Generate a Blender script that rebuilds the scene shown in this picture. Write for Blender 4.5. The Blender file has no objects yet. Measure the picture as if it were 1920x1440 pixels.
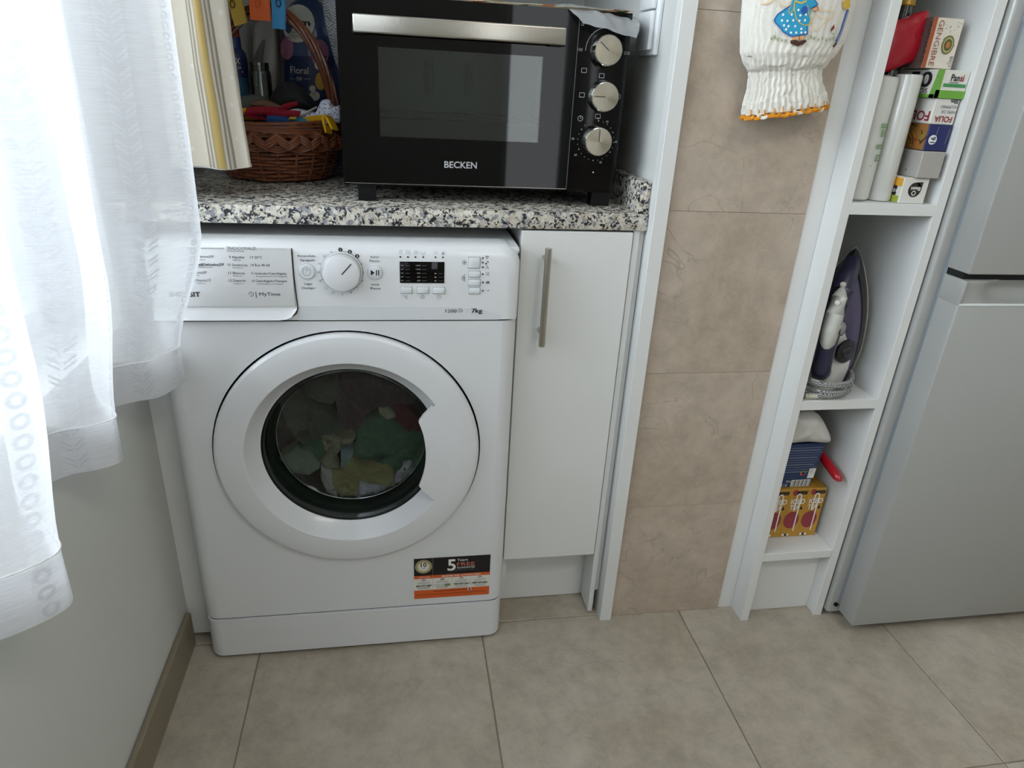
import bpy, bmesh, math, random
import numpy as np
from mathutils import Vector, Matrix, noise
random.seed(7)
C = bpy.context.scene.collection
PI = math.pi
# ------------------------------------------------------------------ camera
YAW, PIT, ROL, FPX = 0.17879272, 0.42201517, 0.05545157, 1280.35
CAM = np.array([0.389, -1.112, 1.110])
_f = np.array([math.sin(YAW)*math.cos(PIT), math.cos(YAW)*math.cos(PIT), -math.sin(PIT)])
_r = np.array([math.cos(YAW), -math.sin(YAW), 0.0]); _u = np.cross(_r, _f)
_r2 = _r*math.cos(ROL)+_u*math.sin(ROL); _u2 = -_r*math.sin(ROL)+_u*math.cos(ROL)
MC = np.array([_r2, _u2, _f])
cd = bpy.data.cameras.new('camera'); cam = bpy.data.objects.new('camera', cd); C.objects.link(cam)
cd.sensor_width = 36; cd.lens = FPX/1920*36; cd.clip_start = 0.02
cam.matrix_world = Matrix(((_r2[0], _u2[0], -_f[0], CAM[0]), (_r2[1], _u2[1], -_f[1], CAM[1]), (_r2[2], _u2[2], -_f[2], CAM[2]), (0, 0, 0, 1)))
bpy.context.scene.camera = cam
# ------------------------------------------------------------------ world, lights, exposure
sc = bpy.context.scene
sc.view_settings.view_transform = 'Standard'; sc.view_settings.look = 'None'
sc.view_settings.exposure = 0.36; sc.view_settings.gamma = 1; sc.view_settings.use_curve_mapping = False
w = bpy.data.worlds.new('world'); sc.world = w; w.use_nodes = True
w.node_tree.nodes['Background'].inputs[0].default_value = (0.62, 0.76, 1.0, 1)
w.node_tree.nodes['Background'].inputs[1].default_value = 0.6
def area(name, loc, rot, sx, sy, power, col):
    l = bpy.data.lights.new(name, 'AREA'); l.shape = 'RECTANGLE'; l.size = sx; l.size_y = sy; l.energy = power; l.color = col
    o = bpy.data.objects.new(name, l); C.objects.link(o); o.location = loc; o.rotation_euler = rot; return o
area('daylight_window_left', (-1.00, -0.80, 2.20), (0, -PI/2+0.42, 0), 2.0, 3.0, 385, (0.89, 0.94, 1.0))
area('daylight_window_back', (1.16, -2.95, 1.35), (PI/2, 0, 0), 0.5, 1.9, 6, (1.0, 0.97, 0.92))
area('added_ceiling_fill', (1.3, -1.7, 2.42), (0, 0, 0), 0.9, 0.5, 11, (1.0, 0.95, 0.86))  # soft fill added from above; no ceiling lamp is known here

# ------------------------------------------------------------------ pixel -> point on a world plane
def _ray(u, v): return MC.T @ np.array([(u-960)/FPX, -(v-720)/FPX, 1.0])
def PY(u, v, y): d = _ray(u, v); return Vector(CAM+(y-CAM[1])/d[1]*d)
def PX(u, v, x): d = _ray(u, v); return Vector(CAM+(x-CAM[0])/d[0]*d)
def PZ(u, v, z): d = _ray(u, v); return Vector(CAM+(z-CAM[2])/d[2]*d)

# ------------------------------------------------------------------ materials
def srgb(h):
    h = h.lstrip('#'); v = [int(h[i:i+2], 16)/255 for i in (0, 2, 4)]
    return tuple((c/12.92 if c <= 0.04045 else ((c+0.055)/1.055)**2.4) for c in v)+(1,)
_M = {}
def mat(name, col, rough=0.5, metal=0.0, bump=0, bscale=200, var=0, vscale=8, coat=0, sheen=0, spec=None):
    if name in _M: return _M[name]
    m = bpy.data.materials.new(name); m.use_nodes = True; nt = m.node_tree; b = nt.nodes['Principled BSDF']
    c = srgb(col) if isinstance(col, str) else col
    b.inputs['Base Color'].default_value = c; b.inputs['Roughness'].default_value = rough; b.inputs['Metallic'].default_value = metal
    if coat: b.inputs['Coat Weight'].default_value = coat; b.inputs['Coat Roughness'].default_value = 0.08
    if sheen: b.inputs['Sheen Weight'].default_value = sheen
    if spec is not None: b.inputs['Specular IOR Level'].default_value = spec
    tc = nt.nodes.new('ShaderNodeTexCoord')
    if bump:
        n = nt.nodes.new('ShaderNodeTexNoise'); n.inputs['Scale'].default_value = bscale; n.inputs['Detail'].default_value = 4
        bp = nt.nodes.new('ShaderNodeBump'); bp.inputs['Strength'].default_value = bump; bp.inputs['Distance'].default_value = 0.002
        nt.links.new(tc.outputs['Object'], n.inputs['Vector']); nt.links.new(n.outputs['Fac'], bp.inputs['Height']); nt.links.new(bp.outputs[0], b.inputs['Normal'])
    if var:
        n = nt.nodes.new('ShaderNodeTexNoise'); n.inputs['Scale'].default_value = vscale; n.inputs['Detail'].default_value = 5
        mx = nt.nodes.new('ShaderNodeMix'); mx.data_type = 'RGBA'
        mx.inputs[6].default_value = tuple(x*(1-var) for x in c[:3])+(1,); mx.inputs[7].default_value = tuple(min(1, x*(1+var)) for x in c[:3])+(1,)
        nt.links.new(tc.outputs['Object'], n.inputs['Vector']); nt.links.new(n.outputs['Fac'], mx.inputs[0]); nt.links.new(mx.outputs[2], b.inputs['Base Color'])
    _M[name] = m; return m
def newmat(name):
    m = bpy.data.materials.new(name); m.use_nodes = True; _M[name] = m
    return m, m.node_tree, m.node_tree.nodes['Principled BSDF']
def N(nt, t, **k):
    n = nt.nodes.new(t)
    for a, v in k.items():
        if a.startswith('i_'):
            key = a[2:]; key = int(key) if key.isdigit() else key.replace('_', ' ')
            n.inputs[key].default_value = v
        else: setattr(n, a, v)
    return n
def ramp(nt, fac, stops, interp='LINEAR'):
    r = nt.nodes.new('ShaderNodeValToRGB'); r.color_ramp.interpolation = interp
    e = r.color_ramp.elements
    while len(e) < len(stops): e.new(0.5)
    for i, (p, c) in enumerate(stops): e[i].position = p; e[i].color = c if not isinstance(c, str) else srgb(c)
    nt.links.new(fac, r.inputs[0]); return r.outputs[0]
def mixc(nt, fac, a, b, blend='MIX'):
    m = nt.nodes.new('ShaderNodeMix'); m.data_type = 'RGBA'; m.blend_type = blend
    for i, x in ((0, fac), (6, a), (7, b)):
        if isinstance(x, (tuple, float, int)): m.inputs[i].default_value = x
        elif isinstance(x, str): m.inputs[i].default_value = srgb(x)
        else: nt.links.new(x, m.inputs[i])
    return m.outputs[2]
def math_(nt, op, a, b=None, clamp=False):
    m = nt.nodes.new('ShaderNodeMath'); m.operation = op; m.use_clamp = clamp
    for i, x in enumerate((a, b)):
        if x is None: continue
        if isinstance(x, (int, float)): m.inputs[i].default_value = x
        else: nt.links.new(x, m.inputs[i])
    return m.outputs[0]

def m_granite():
    m, nt, b = newmat('granite'); tc = N(nt, 'ShaderNodeTexCoord')
    v1 = N(nt, 'ShaderNodeTexVoronoi', i_Scale=150.0, i_Randomness=1.0); v2 = N(nt, 'ShaderNodeTexVoronoi', i_Scale=300.0)
    n1 = N(nt, 'ShaderNodeTexNoise', i_Scale=95.0, i_Detail=6.0); n2 = N(nt, 'ShaderNodeTexNoise', i_Scale=170.0, i_Detail=8.0, i_Roughness=0.7); n3 = N(nt, 'ShaderNodeTexNoise', i_Scale=45.0, i_Detail=3.0)
    wv = N(nt, 'ShaderNodeVectorMath', operation='MULTIPLY_ADD'); nt.links.new(n2.outputs['Color'], wv.inputs[0]); wv.inputs[1].default_value = (0.012,)*3; nt.links.new(tc.outputs['Object'], wv.inputs[2])
    for n in (v1, v2): nt.links.new(wv.outputs[0], n.inputs['Vector'])
    for n in (n1, n2, n3): nt.links.new(tc.outputs['Object'], n.inputs['Vector'])
    sx = N(nt, 'ShaderNodeSeparateColor'); nt.links.new(v1.outputs['Color'], sx.inputs[0])
    base = ramp(nt, sx.outputs[0], [(0, '#8c8c90'), (0.12, '#c4bfb2'), (0.36, '#d3cfc4'), (0.60, '#b3b1ac'), (0.74, '#cbc4b4'), (0.92, '#b9ad9c')], 'CONSTANT')
    sx2 = N(nt, 'ShaderNodeSeparateColor'); nt.links.new(v2.outputs['Color'], sx2.inputs[0])
    dk = ramp(nt, sx2.outputs[1], [(0, (0, 0, 0, 1)), (0.45, (1, 1, 1, 1))], 'CONSTANT')
    cl = ramp(nt, n1.outputs['Fac'], [(0.47, (0, 0, 0, 1)), (0.53, (1, 1, 1, 1))])
    f = math_(nt, 'MULTIPLY', dk, cl)
    col = mixc(nt, f, base, '#25262c')
    gr = ramp(nt, n2.outputs['Fac'], [(0.56, (0, 0, 0, 1)), (0.62, (1, 1, 1, 1))])
    col = mixc(nt, math_(nt, 'MULTIPLY', gr, 0.75), col, '#55555c')
    nt.links.new(col, b.inputs['Base Color']); b.inputs['Roughness'].default_value = 0.22
    return m
def m_tile(name, c1, c2, c3, sc_, vein, rough=0.45, pits=0.6):
    m, nt, b = newmat(name); tc = N(nt, 'ShaderNodeTexCoord'); oi = N(nt, 'ShaderNodeObjectInfo')
    off = N(nt, 'ShaderNodeVectorMath', operation='MULTIPLY_ADD'); nt.links.new(oi.outputs['Random'], off.inputs[0]); off.inputs[1].default_value = (7, 13, 5); nt.links.new(tc.outputs['Object'], off.inputs[2])
    n1 = N(nt, 'ShaderNodeTexNoise', i_Scale=sc_, i_Detail=7.0, i_Roughness=0.62, i_Distortion=0.8); n2 = N(nt, 'ShaderNodeTexNoise', i_Scale=sc_*9, i_Detail=6.0, i_Roughness=0.7)
    n3 = N(nt, 'ShaderNodeTexNoise', i_Scale=sc_*1.2, i_Detail=3.0, i_Distortion=2.2); n4 = N(nt, 'ShaderNodeTexNoise', i_Scale=sc_*40, i_Detail=2.0)
    for n in (n1, n2, n3, n4): nt.links.new(off.outputs[0], n.inputs['Vector'])
    col = ramp(nt, n1.outputs['Fac'], [(0.3, c1), (0.5, c2), (0.7, c3)])
    f2 = ramp(nt, n2.outputs['Fac'], [(0.35, (0.85, 0.85, 0.845, 1)), (0.65, (1.09, 1.09, 1.09, 1))])
    col = mixc(nt, 1.0, col, f2, 'MULTIPLY')
    vn = ramp(nt, n3.outputs['Fac'], [(0.494, (0, 0, 0, 1)), (0.5, (1, 1, 1, 1)), (0.506, (0, 0, 0, 1))])
    vm = ramp(nt, n1.outputs['Fac'], [(0.44, (0, 0, 0, 1)), (0.54, (1, 1, 1, 1))])
    col = mixc(nt, math_(nt, 'MULTIPLY', math_(nt, 'MULTIPLY', vn, vm), vein), col, tuple(x*0.55 for x in srgb(c1)[:3])+(1,))
    n5 = N(nt, 'ShaderNodeTexNoise', i_Scale=sc_*4.5, i_Detail=4.0, i_Distortion=3.0); nt.links.new(off.outputs[0], n5.inputs['Vector'])
    hv = ramp(nt, n5.outputs['Fac'], [(0.485, (0, 0, 0, 1)), (0.5, (1, 1, 1, 1)), (0.515, (0, 0, 0, 1))])
    col = mixc(nt, math_(nt, 'MULTIPLY', hv, 0.15), col, tuple(min(1, x*1.25) for x in srgb(c3)[:3])+(1,))
    pit = ramp(nt, n4.outputs['Fac'], [(0.21, (1, 1, 1, 1)), (0.25, (0, 0, 0, 1))])
    col = mixc(nt, math_(nt, 'MULTIPLY', pit, pits), col, tuple(x*0.5 for x in srgb(c1)[:3])+(1,))
    nt.links.new(col, b.inputs['Base Color']); b.inputs['Roughness'].default_value = rough
    bp = N(nt, 'ShaderNodeBump', i_Strength=0.12, i_Distance=0.002); nt.links.new(n2.outputs['Fac'], bp.inputs['Height']); nt.links.new(bp.outputs[0], b.inputs['Normal'])
    return m
def m_cloth_sheer():
    m, nt, b = newmat('sheer_fabric'); out = nt.nodes['Material Output']; nt.nodes.remove(b)
    uv = N(nt, 'ShaderNodeUVMap'); sp = N(nt, 'ShaderNodeSeparateXYZ'); nt.links.new(uv.outputs[0], sp.inputs[0])
    u, v = sp.outputs[0], sp.outputs[1]
    def band(uc, hw, per, chev):
        du = math_(nt, 'SUBTRACT', u, uc); au = math_(nt, 'ABSOLUTE', du)
        inb = math_(nt, 'LESS_THAN', au, hw)
        vv = math_(nt, 'ADD', v, math_(nt, 'MULTIPLY', au, -0.9)) if chev else v
        fr = math_(nt, 'SUBTRACT', math_(nt, 'FRACT', math_(nt, 'DIVIDE', vv, per)), 0.5)
        if chev: pat = math_(nt, 'MULTIPLY', math_(nt, 'LESS_THAN', math_(nt, 'ABSOLUTE', math_(nt, 'SUBTRACT', math_(nt, 'ABSOLUTE', fr), 0.16)), 0.085), math_(nt, 'GREATER_THAN', au, hw*0.12))
        else:
            d = math_(nt, 'SQRT', math_(nt, 'ADD', math_(nt, 'POWER', math_(nt, 'MULTIPLY', fr, per), 2), math_(nt, 'POWER', du, 2)))
            pat = math_(nt, 'LESS_THAN', math_(nt, 'ABSOLUTE', math_(nt, 'SUBTRACT', d, per*0.30)), per*0.10)
        return math_(nt, 'ADD', math_(nt, 'MULTIPLY', inb, pat), math_(nt, 'MULTIPLY', inb, 0.3))
    tot = None
    for uc, hw, per, ch in CURTAIN_BANDS:
        x = band(uc, hw, per, ch); tot = x if tot is None else math_(nt, 'MAXIMUM', tot, x)
    hem = math_(nt, 'LESS_THAN', v, 0.062)
    # weave
    wx = N(nt, 'ShaderNodeTexNoise', i_Scale=1.0, i_Detail=2.0); mp = N(nt, 'ShaderNodeMapping'); mp.inputs['Scale'].default_value = (30, 900, 1); nt.links.new(uv.outputs[0], mp.inputs[0]); nt.links.new(mp.outputs[0], wx.inputs['Vector'])
    base = ramp(nt, wx.outputs['Fac'], [(0.3, (0.76, 0.77, 0.80, 1)), (0.7, (0.87, 0.88, 0.90, 1))])
    col = mixc(nt, math_(nt, 'MULTIPLY', tot, 0.22), base, '#9a9aa0')
    dif = N(nt, 'ShaderNodeBsdfDiffuse'); trl = N(nt, 'ShaderNodeBsdfTranslucent'); trp = N(nt, 'ShaderNodeBsdfTransparent')
    nt.links.new(col, dif.inputs[0]); nt.links.new(col, trl.inputs[0])
    a = N(nt, 'ShaderNodeMixShader', i_Fac=0.36); nt.links.new(dif.outputs[0], a.inputs[1]); nt.links.new(trl.outputs[0], a.inputs[2])
    c = N(nt, 'ShaderNodeMixShader'); tf = math_(nt, 'SUBTRACT', 0.27, math_(nt, 'ADD', math_(nt, 'MULTIPLY', tot, 0.20), math_(nt, 'MULTIPLY', hem, 0.14)), True)
    nt.links.new(tf, c.inputs[0]); nt.links.new(a.outputs[0], c.inputs[1]); nt.links.new(trp.outputs[0], c.inputs[2]); nt.links.new(c.outputs[0], out.inputs[0])
    bp = N(nt, 'ShaderNodeBump', i_Strength=0.25, i_Distance=0.0015); nt.links.new(math_(nt, 'ADD', wx.outputs['Fac'], math_(nt, 'MULTIPLY', tot, 1.2)), bp.inputs['Height'])
    nt.links.new(bp.outputs[0], dif.inputs['Normal'])
    return m
def m_glass(name, tint, fac_t, rough=0.03):
    m, nt, b = newmat(name); out = nt.nodes['Material Output']; nt.nodes.remove(b)
    g = N(nt, 'ShaderNodeBsdfGlossy', i_Roughness=rough); t = N(nt, 'ShaderNodeBsdfTransparent'); t.inputs[0].default_value = tint
    fr = N(nt, 'ShaderNodeFresnel', i_IOR=1.5); s = N(nt, 'ShaderNodeMixShader')
    nt.links.new(math_(nt, 'ADD', fr.outputs[0], fac_t, True), s.inputs[0]); nt.links.new(t.outputs[0], s.inputs[1]); nt.links.new(g.outputs[0], s.inputs[2]); nt.links.new(s.outputs[0], out.inputs[0])
    return m
def m_knit(name, c, sc_=900):
    m, nt, b = newmat(name); tc = N(nt, 'ShaderNodeTexCoord')
    wv = N(nt, 'ShaderNodeTexWave', i_Scale=sc_/2.2, i_Distortion=4.0, i_Detail=2.0); n = N(nt, 'ShaderNodeTexNoise', i_Scale=90.0, i_Detail=4.0)
    nt.links.new(tc.outputs['Object'], wv.inputs[0]); nt.links.new(tc.outputs['Object'], n.inputs['Vector'])
    cc = srgb(c); col = mixc(nt, n.outputs['Fac'], tuple(x*0.7 for x in cc[:3])+(1,), tuple(min(1, x*1.25) for x in cc[:3])+(1,)); nt.links.new(col, b.inputs['Base Color']); b.inputs['Roughness'].default_value = 0.9
    bp = N(nt, 'ShaderNodeBump', i_Strength=0.9, i_Distance=0.003); nt.links.new(wv.outputs['Fac'], bp.inputs['Height']); nt.links.new(bp.outputs[0], b.inputs['Normal'])
    return m
def m_stripes(name, ca, cb, scale, rot=0.0):
    m, nt, b = newmat(name); tc = N(nt, 'ShaderNodeTexCoord'); mp = N(nt, 'ShaderNodeMapping'); mp.inputs['Rotation'].default_value = (0, rot, 0)
    wv = N(nt, 'ShaderNodeTexWave', i_Scale=scale, i_Distortion=1.2, i_Detail=2.0); nt.links.new(tc.outputs['Object'], mp.inputs[0]); nt.links.new(mp.outputs[0], wv.inputs[0])
    nt.links.new(ramp(nt, wv.outputs['Fac'], [(0.4, ca), (0.6, cb)]), b.inputs['Base Color']); b.inputs['Roughness'].default_value = 0.9
    return m
def m_satin():
    m, nt, b = newmat('striped_satin'); uv = N(nt, 'ShaderNodeUVMap'); sp = N(nt, 'ShaderNodeSeparateXYZ'); nt.links.new(uv.outputs[0], sp.inputs[0])
    r = ramp(nt, sp.outputs[0], [(0.0, '#cfc6b4'), (0.385, '#d3cbba'), (0.395, '#6f675a'), (0.41, '#cdc4b1'), (0.43, '#736b5d'), (0.445, '#c9c0ac'), (0.465, '#80745c'), (0.475, '#a38a49'), (0.53, '#9f8747'), (0.54, '#857a66'), (0.555, '#d2cab9'), (0.575, '#716a5f'), (0.59, '#cfc7b6'), (0.615, '#6f685d'), (0.63, '#d6cfc1'), (1.0, '#dad4c7')])
    vo = N(nt, 'ShaderNodeTexVoronoi', i_Scale=7.0); mp = N(nt, 'ShaderNodeMapping'); mp.inputs['Scale'].default_value = (1.0, 1.0, 1); nt.links.new(uv.outputs[0], mp.inputs[0]); nt.links.new(mp.outputs[0], vo.inputs['Vector'])
    n = N(nt, 'ShaderNodeTexNoise', i_Scale=60.0); nt.links.new(uv.outputs[0], n.inputs['Vector'])
    f = math_(nt, 'LESS_THAN', math_(nt, 'ADD', vo.outputs['Distance'], math_(nt, 'MULTIPLY', n.outputs['Fac'], 0.22)), 0.27)
    col = mixc(nt, math_(nt, 'MULTIPLY', f, math_(nt, 'MULTIPLY', math_(nt, 'GREATER_THAN', math_(nt, 'ABSOLUTE', math_(nt, 'SUBTRACT', sp.outputs[0], 0.51)), 0.13), 0.35)), r, '#f4f1ea')
    nt.links.new(col, b.inputs['Base Color']); b.inputs['Roughness'].default_value = 0.45; b.inputs['Sheen Weight'].default_value = 0.3
    return m

# ------------------------------------------------------------------ mesh builder
class MB:
    def __init__(s, *mats): s.bm = bmesh.new(); s.m = list(mats); s.i = 0; s.uv = None
    def use(s, m):
        if m not in s.m: s.m.append(m)
        s.i = s.m.index(m); return s
    def face(s, vs, sm=False):
        try: f = s.bm.faces.new(vs)
        except ValueError: return None
        f.material_index = s.i; f.smooth = sm; return f
    def poly(s, pts, sm=False): return s.face([s.bm.verts.new(p) for p in pts], sm)
    def merge(s, b2, mtx=None):
        mp = {}
        for v in b2.verts: mp[v] = s.bm.verts.new(mtx @ v.co if mtx else v.co)
        for f in b2.faces: s.face([mp[v] for v in f.verts], True)
        b2.free()
    def box(s, x0, x1, y0, y1, z0, z1, bev=0, seg=2, sel=None, mtx=None):
        b = bmesh.new(); bmesh.ops.create_cube(b, size=1)
        for v in b.verts: v.co = Vector(((x0+x1)/2+v.co.x*(x1-x0), (y0+y1)/2+v.co.y*(y1-y0), (z0+z1)/2+v.co.z*(z1-z0)))
        if bev:
            ed = [e for e in b.edges if sel is None or sel((e.verts[0].co+e.verts[1].co)/2, e.verts[1].co-e.verts[0].co)]
            bmesh.ops.bevel(b, geom=ed, offset=bev, segments=seg, profile=0.5, affect='EDGES', clamp_overlap=True)
        s.merge(b, mtx); return s
    def tube(s, pts, r, n=8, closed=False, cap=True):
        pts = [Vector(p) for p in pts]; rings = []; L = len(pts)
        up = Vector((0.13, 0.31, 0.94)).normalized()
        for i, p in enumerate(pts):
            a = pts[(i-1) % L] if (closed or i > 0) else p; b = pts[(i+1) % L] if (closed or i < L-1) else p
            t = (b-a).normalized(); x = t.cross(up)
            if x.length < 0.05: x = t.cross(Vector((1, 0, 0)))
            x.normalize(); y = t.cross(x)
            rr = r[i] if isinstance(r, (list, tuple)) else r
            rings.append([s.bm.verts.new(p+(x*math.cos(k*2*PI/n)+y*math.sin(k*2*PI/n))*rr) for k in range(n)])
        for i in range(L if closed else L-1):
            a, b = rings[i], rings[(i+1) % L]
            for k in range(n): s.face([a[k], a[(k+1) % n], b[(k+1) % n], b[k]], True)
        if cap and not closed: s.face(rings[0][::-1]); s.face(rings[-1])
        return s
    def cyl(s, p0, p1, r, n=24): return s.tube([p0, p1], r, n)
    def lathe(s, o, ax, prof, n=48, a0=0, a1=2*PI, sx=1.0, ref=None):
        o = Vector(o); ax = Vector(ax).normalized(); x = Vector(ref) if ref else (ax.cross(Vector((0, 0, 1))) if abs(ax.z) < 0.9 else Vector((1, 0, 0))); x = (x-ax*x.dot(ax)).normalized(); y = ax.cross(x)
        full = abs(a1-a0-2*PI) < 1e-6; cnt = n if full else n+1; rings = []
        for (r, t) in prof:
            if r < 1e-6: rings.append([s.bm.verts.new(o+ax*t)])
            else: rings.append([s.bm.verts.new(o+ax*t+(x*math.cos(a0+(a1-a0)*k/n)*sx+y*math.sin(a0+(a1-a0)*k/n))*r) for k in range(cnt)])
        for a, b in zip(rings, rings[1:]):
            for k in range(n):
                k2 = (k+1) % cnt
                if len(a) == 1 and len(b) == 1: continue
                if len(a) == 1: s.face([a[0], b[k2], b[k]], True)
                elif len(b) == 1: s.face([a[k], a[k2], b[0]], True)
                else: s.face([a[k], a[k2], b[k2], b[k]], True)
        return s
    def prism(s, pts, d):   # closed outline extruded along vector d
        d = Vector(d); a = [s.bm.verts.new(p) for p in pts]; b = [s.bm.verts.new(Vector(p)+d) for p in pts]
        s.face(a); s.face(b[::-1]); n = len(a)
        for i in range(n): s.face([a[i], b[i], b[(i+1) % n], a[(i+1) % n]], True)
        return s
    def grid(s, fn, nu, nv, uvf=None):
        g = [[s.bm.verts.new(fn(i/nu, j/nv)) for j in range(nv+1)] for i in range(nu+1)]
        if uvf and s.uv is None: s.uv = s.bm.loops.layers.uv.new('UVMap')
        for i in range(nu):
            for j in range(nv):
                f = s.face([g[i][j], g[i+1][j], g[i+1][j+1], g[i][j+1]], True)
                if uvf and f:
                    for l, (a, b) in zip(f.loops, ((i, j), (i+1, j), (i+1, j+1), (i, j+1))): l[s.uv].uv = uvf(a/nu, b/nv)
        return s
    def build(s, name, parent=None, ang=35):
        bmesh.ops.recalc_face_normals(s.bm, faces=s.bm.faces[:])
        off = Vector((0, 0, 0)); p = parent
        while p is not None: off += p.location; p = p.parent
        if off.length: bmesh.ops.translate(s.bm, verts=s.bm.verts[:], vec=-off)
        me = bpy.data.meshes.new(name); s.bm.to_mesh(me); s.bm.free()
        for m in s.m: me.materials.append(m)
        me.set_sharp_from_angle(angle=math.radians(ang))
        o = bpy.data.objects.new(name, me); C.objects.link(o); o.parent = parent
        return o
def thing(name, label, cat, loc=(0, 0, 0), group=None):
    o = bpy.data.objects.new(name, None); C.objects.link(o); o.location = loc; o.empty_display_size = 0.05
    return tag(o, label, cat, group)
def tag(o, label, cat, group=None):
    o['label'] = label; o['category'] = cat
    if group: o['group'] = group
    return o
def struct(o): o['kind'] = 'structure'; return o
def part(name, parent, m, fn, ang=35, label=None, stuff=False):
    b = MB(m); fn(b); o = b.build(name, parent, ang)
    if label: o['label'] = label
    if stuff: o['kind'] = 'stuff'
    return o

# flat print in a 2-D frame
_txt = {}
def text_mesh(s, bold=False):
    if (s, bold) in _txt: return _txt[(s, bold)]
    cu = bpy.data.curves.new('t', 'FONT'); cu.body = s; cu.size = 1; cu.resolution_u = 3
    if bold: cu.offset = 0.02
    o = bpy.data.objects.new('t', cu); C.objects.link(o); dg = bpy.context.evaluated_depsgraph_get(); dg.update()
    me = bpy.data.meshes.new_from_object(o.evaluated_get(dg))
    V = [v.co.copy() for v in me.vertices]; F = [tuple(p.vertices) for p in me.polygons]
    bpy.data.objects.remove(o); bpy.data.curves.remove(cu); bpy.data.meshes.remove(me)
    x0 = min((v.x for v in V), default=0); x1 = max((v.x for v in V), default=1)
    _txt[(s, bold)] = (V, F, x0, x1); return _txt[(s, bold)]
class Print:
    def __init__(s, O, R, U, e=0.0005):
        s.O = Vector(O); s.R = Vector(R).normalized(); s.U = Vector(U).normalized(); s.Nn = s.R.cross(s.U); s.b = MB(); s.e = e
        s.curve = None
    def P(s, a, b, k): 
        if s.curve: return s.curve(a, b, k*s.e)
        return s.O+s.R*a+s.U*b+s.Nn*(k*s.e)
    def poly(s, m, pts, k=1): s.b.use(m); s.b.poly([s.P(a, b, k) for a, b in pts]); return s
    def rect(s, m, a0, b0, a1, b1, k=1): return s.poly(m, [(a0, b0), (a1, b0), (a1, b1), (a0, b1)], k)
    def disc(s, m, a, b, r, k=1, n=24, sy=1): return s.poly(m, [(a+r*math.cos(i*2*PI/n), b+r*sy*math.sin(i*2*PI/n)) for i in range(n)], k)
    def ring(s, m, a, b, r, t, k=1, a0=0, a1=2*PI, n=32):
        s.b.use(m)
        for i in range(n):
            x0, x1 = a0+(a1-a0)*i/n, a0+(a1-a0)*(i+1)/n
            s.b.poly([s.P(a+q*math.cos(x), b+q*math.sin(x), k) for q, x in ((r-t/2, x0), (r+t/2, x0), (r+t/2, x1), (r-t/2, x1))])
        return s
    def line(s, m, pts, t, k=1):
        s.b.use(m)
        for (a, b), (c, d) in zip(pts, pts[1:]):
            L = math.hypot(c-a, d-b) or 1; nx, ny = -(d-b)/L*t/2, (c-a)/L*t/2
            s.b.poly([s.P(a+nx, b+ny, k), s.P(a-nx, b-ny, k), s.P(c-nx, d-ny, k), s.P(c+nx, d+ny, k)])
        return s
    def text(s, m, t, a, b, h, w=None, rot=0, k=2, al='l', bold=False):
        V, F, x0, x1 = text_mesh(t, bold); sy = h/0.70; sxx = (w/(x1-x0)) if w else sy
        W = (x1-x0)*sxx; ox = {'l': 0, 'c': -W/2, 'r': -W}[al]; c, sn = math.cos(rot), math.sin(rot)
        s.b.use(m); vs = []
        for v in V:
            p, q = (v.x-x0)*sxx+ox, v.y*sy
            vs.append(s.b.bm.verts.new(s.P(a+p*c-q*sn, b+p*sn+q*c, k)))
        for f in F: s.b.face([vs[i] for i in f])
        return s
    def build(s, name, parent): return s.b.build(name, parent)

WHITE = mat('white_laminate', '#d9dad8', 0.42, bump=0.06, bscale=500)
WPAINT = mat('white_wall_paint', '#cfd0cb', 0.75, bump=0.25, bscale=60)
APPL = mat('white_appliance_plastic', '#dcdee0', 0.3, coat=0.2)
APPL2 = mat('white_appliance_enamel', '#d8dadc', 0.28, coat=0.3)
FRIDGE = mat('silver_white_steel', '#a8a9a6', 0.38, metal=0.2, bump=0.03, bscale=900)
BLACK = mat('black_plastic', '#050506', 0.4, spec=0.25)
BLACKG = mat('black_glass', '#020203', 0.03, spec=0.28)
DARK = mat('dark_cavity', '#0b0c0d', 0.8)
STEEL = mat('brushed_steel', '#b9b4ab', 0.24, metal=1.0, bump=0.04, bscale=300)
CHROME = mat('chrome', '#d7d5cf', 0.12, metal=1.0)
INK = mat('ink_black', '#17181c', 0.6)
INKG = mat('ink_grey', '#6a6e76', 0.6)
INKW = mat('ink_white', '#e6e6e2', 0.6)
INKSOFT = mat('ink_light_grey', '#9a9da3', 0.6)
GRANITE = m_granite()
FLOORT = m_tile('floor_stone', '#9b9080', '#aca293', '#b8afa1', 2.4, 0.2)
WALLT = m_tile('wall_marble', '#a89888', '#b5a797', '#bfb2a4', 2.6, 0.5, 0.35, 0.0)
GROUT = mat('grout', '#8f8778', 0.9, bump=0.2, bscale=300)
BASET = mat('skirting_stone', '#877d6a', 0.5, var=0.14, vscale=12)

# ------------------------------------------------------------------ setting
XL = -0.052
o = MB(GROUT).box(-0.4, 3.0, -2.7, 0.9, -0.06, -0.003).build('floor'); struct(o); FL = o
xs = [0.0935+0.4625*k for k in range(-1, 7)]; ys = [0.042-0.45*k for k in range(-1, 7)]
for i in range(len(xs)-1):
    for j in range(len(ys)-1):
        x0, x1 = max(xs[i], -0.05), xs[i+1]; y1, y0 = ys[j], ys[j+1]
        MB(FLOORT).box(x0+0.0012, x1-0.0012, y0+0.0012, y1-0.0012, -0.012, 0.0, 0.0012, 1).build('tile', FL)
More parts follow.
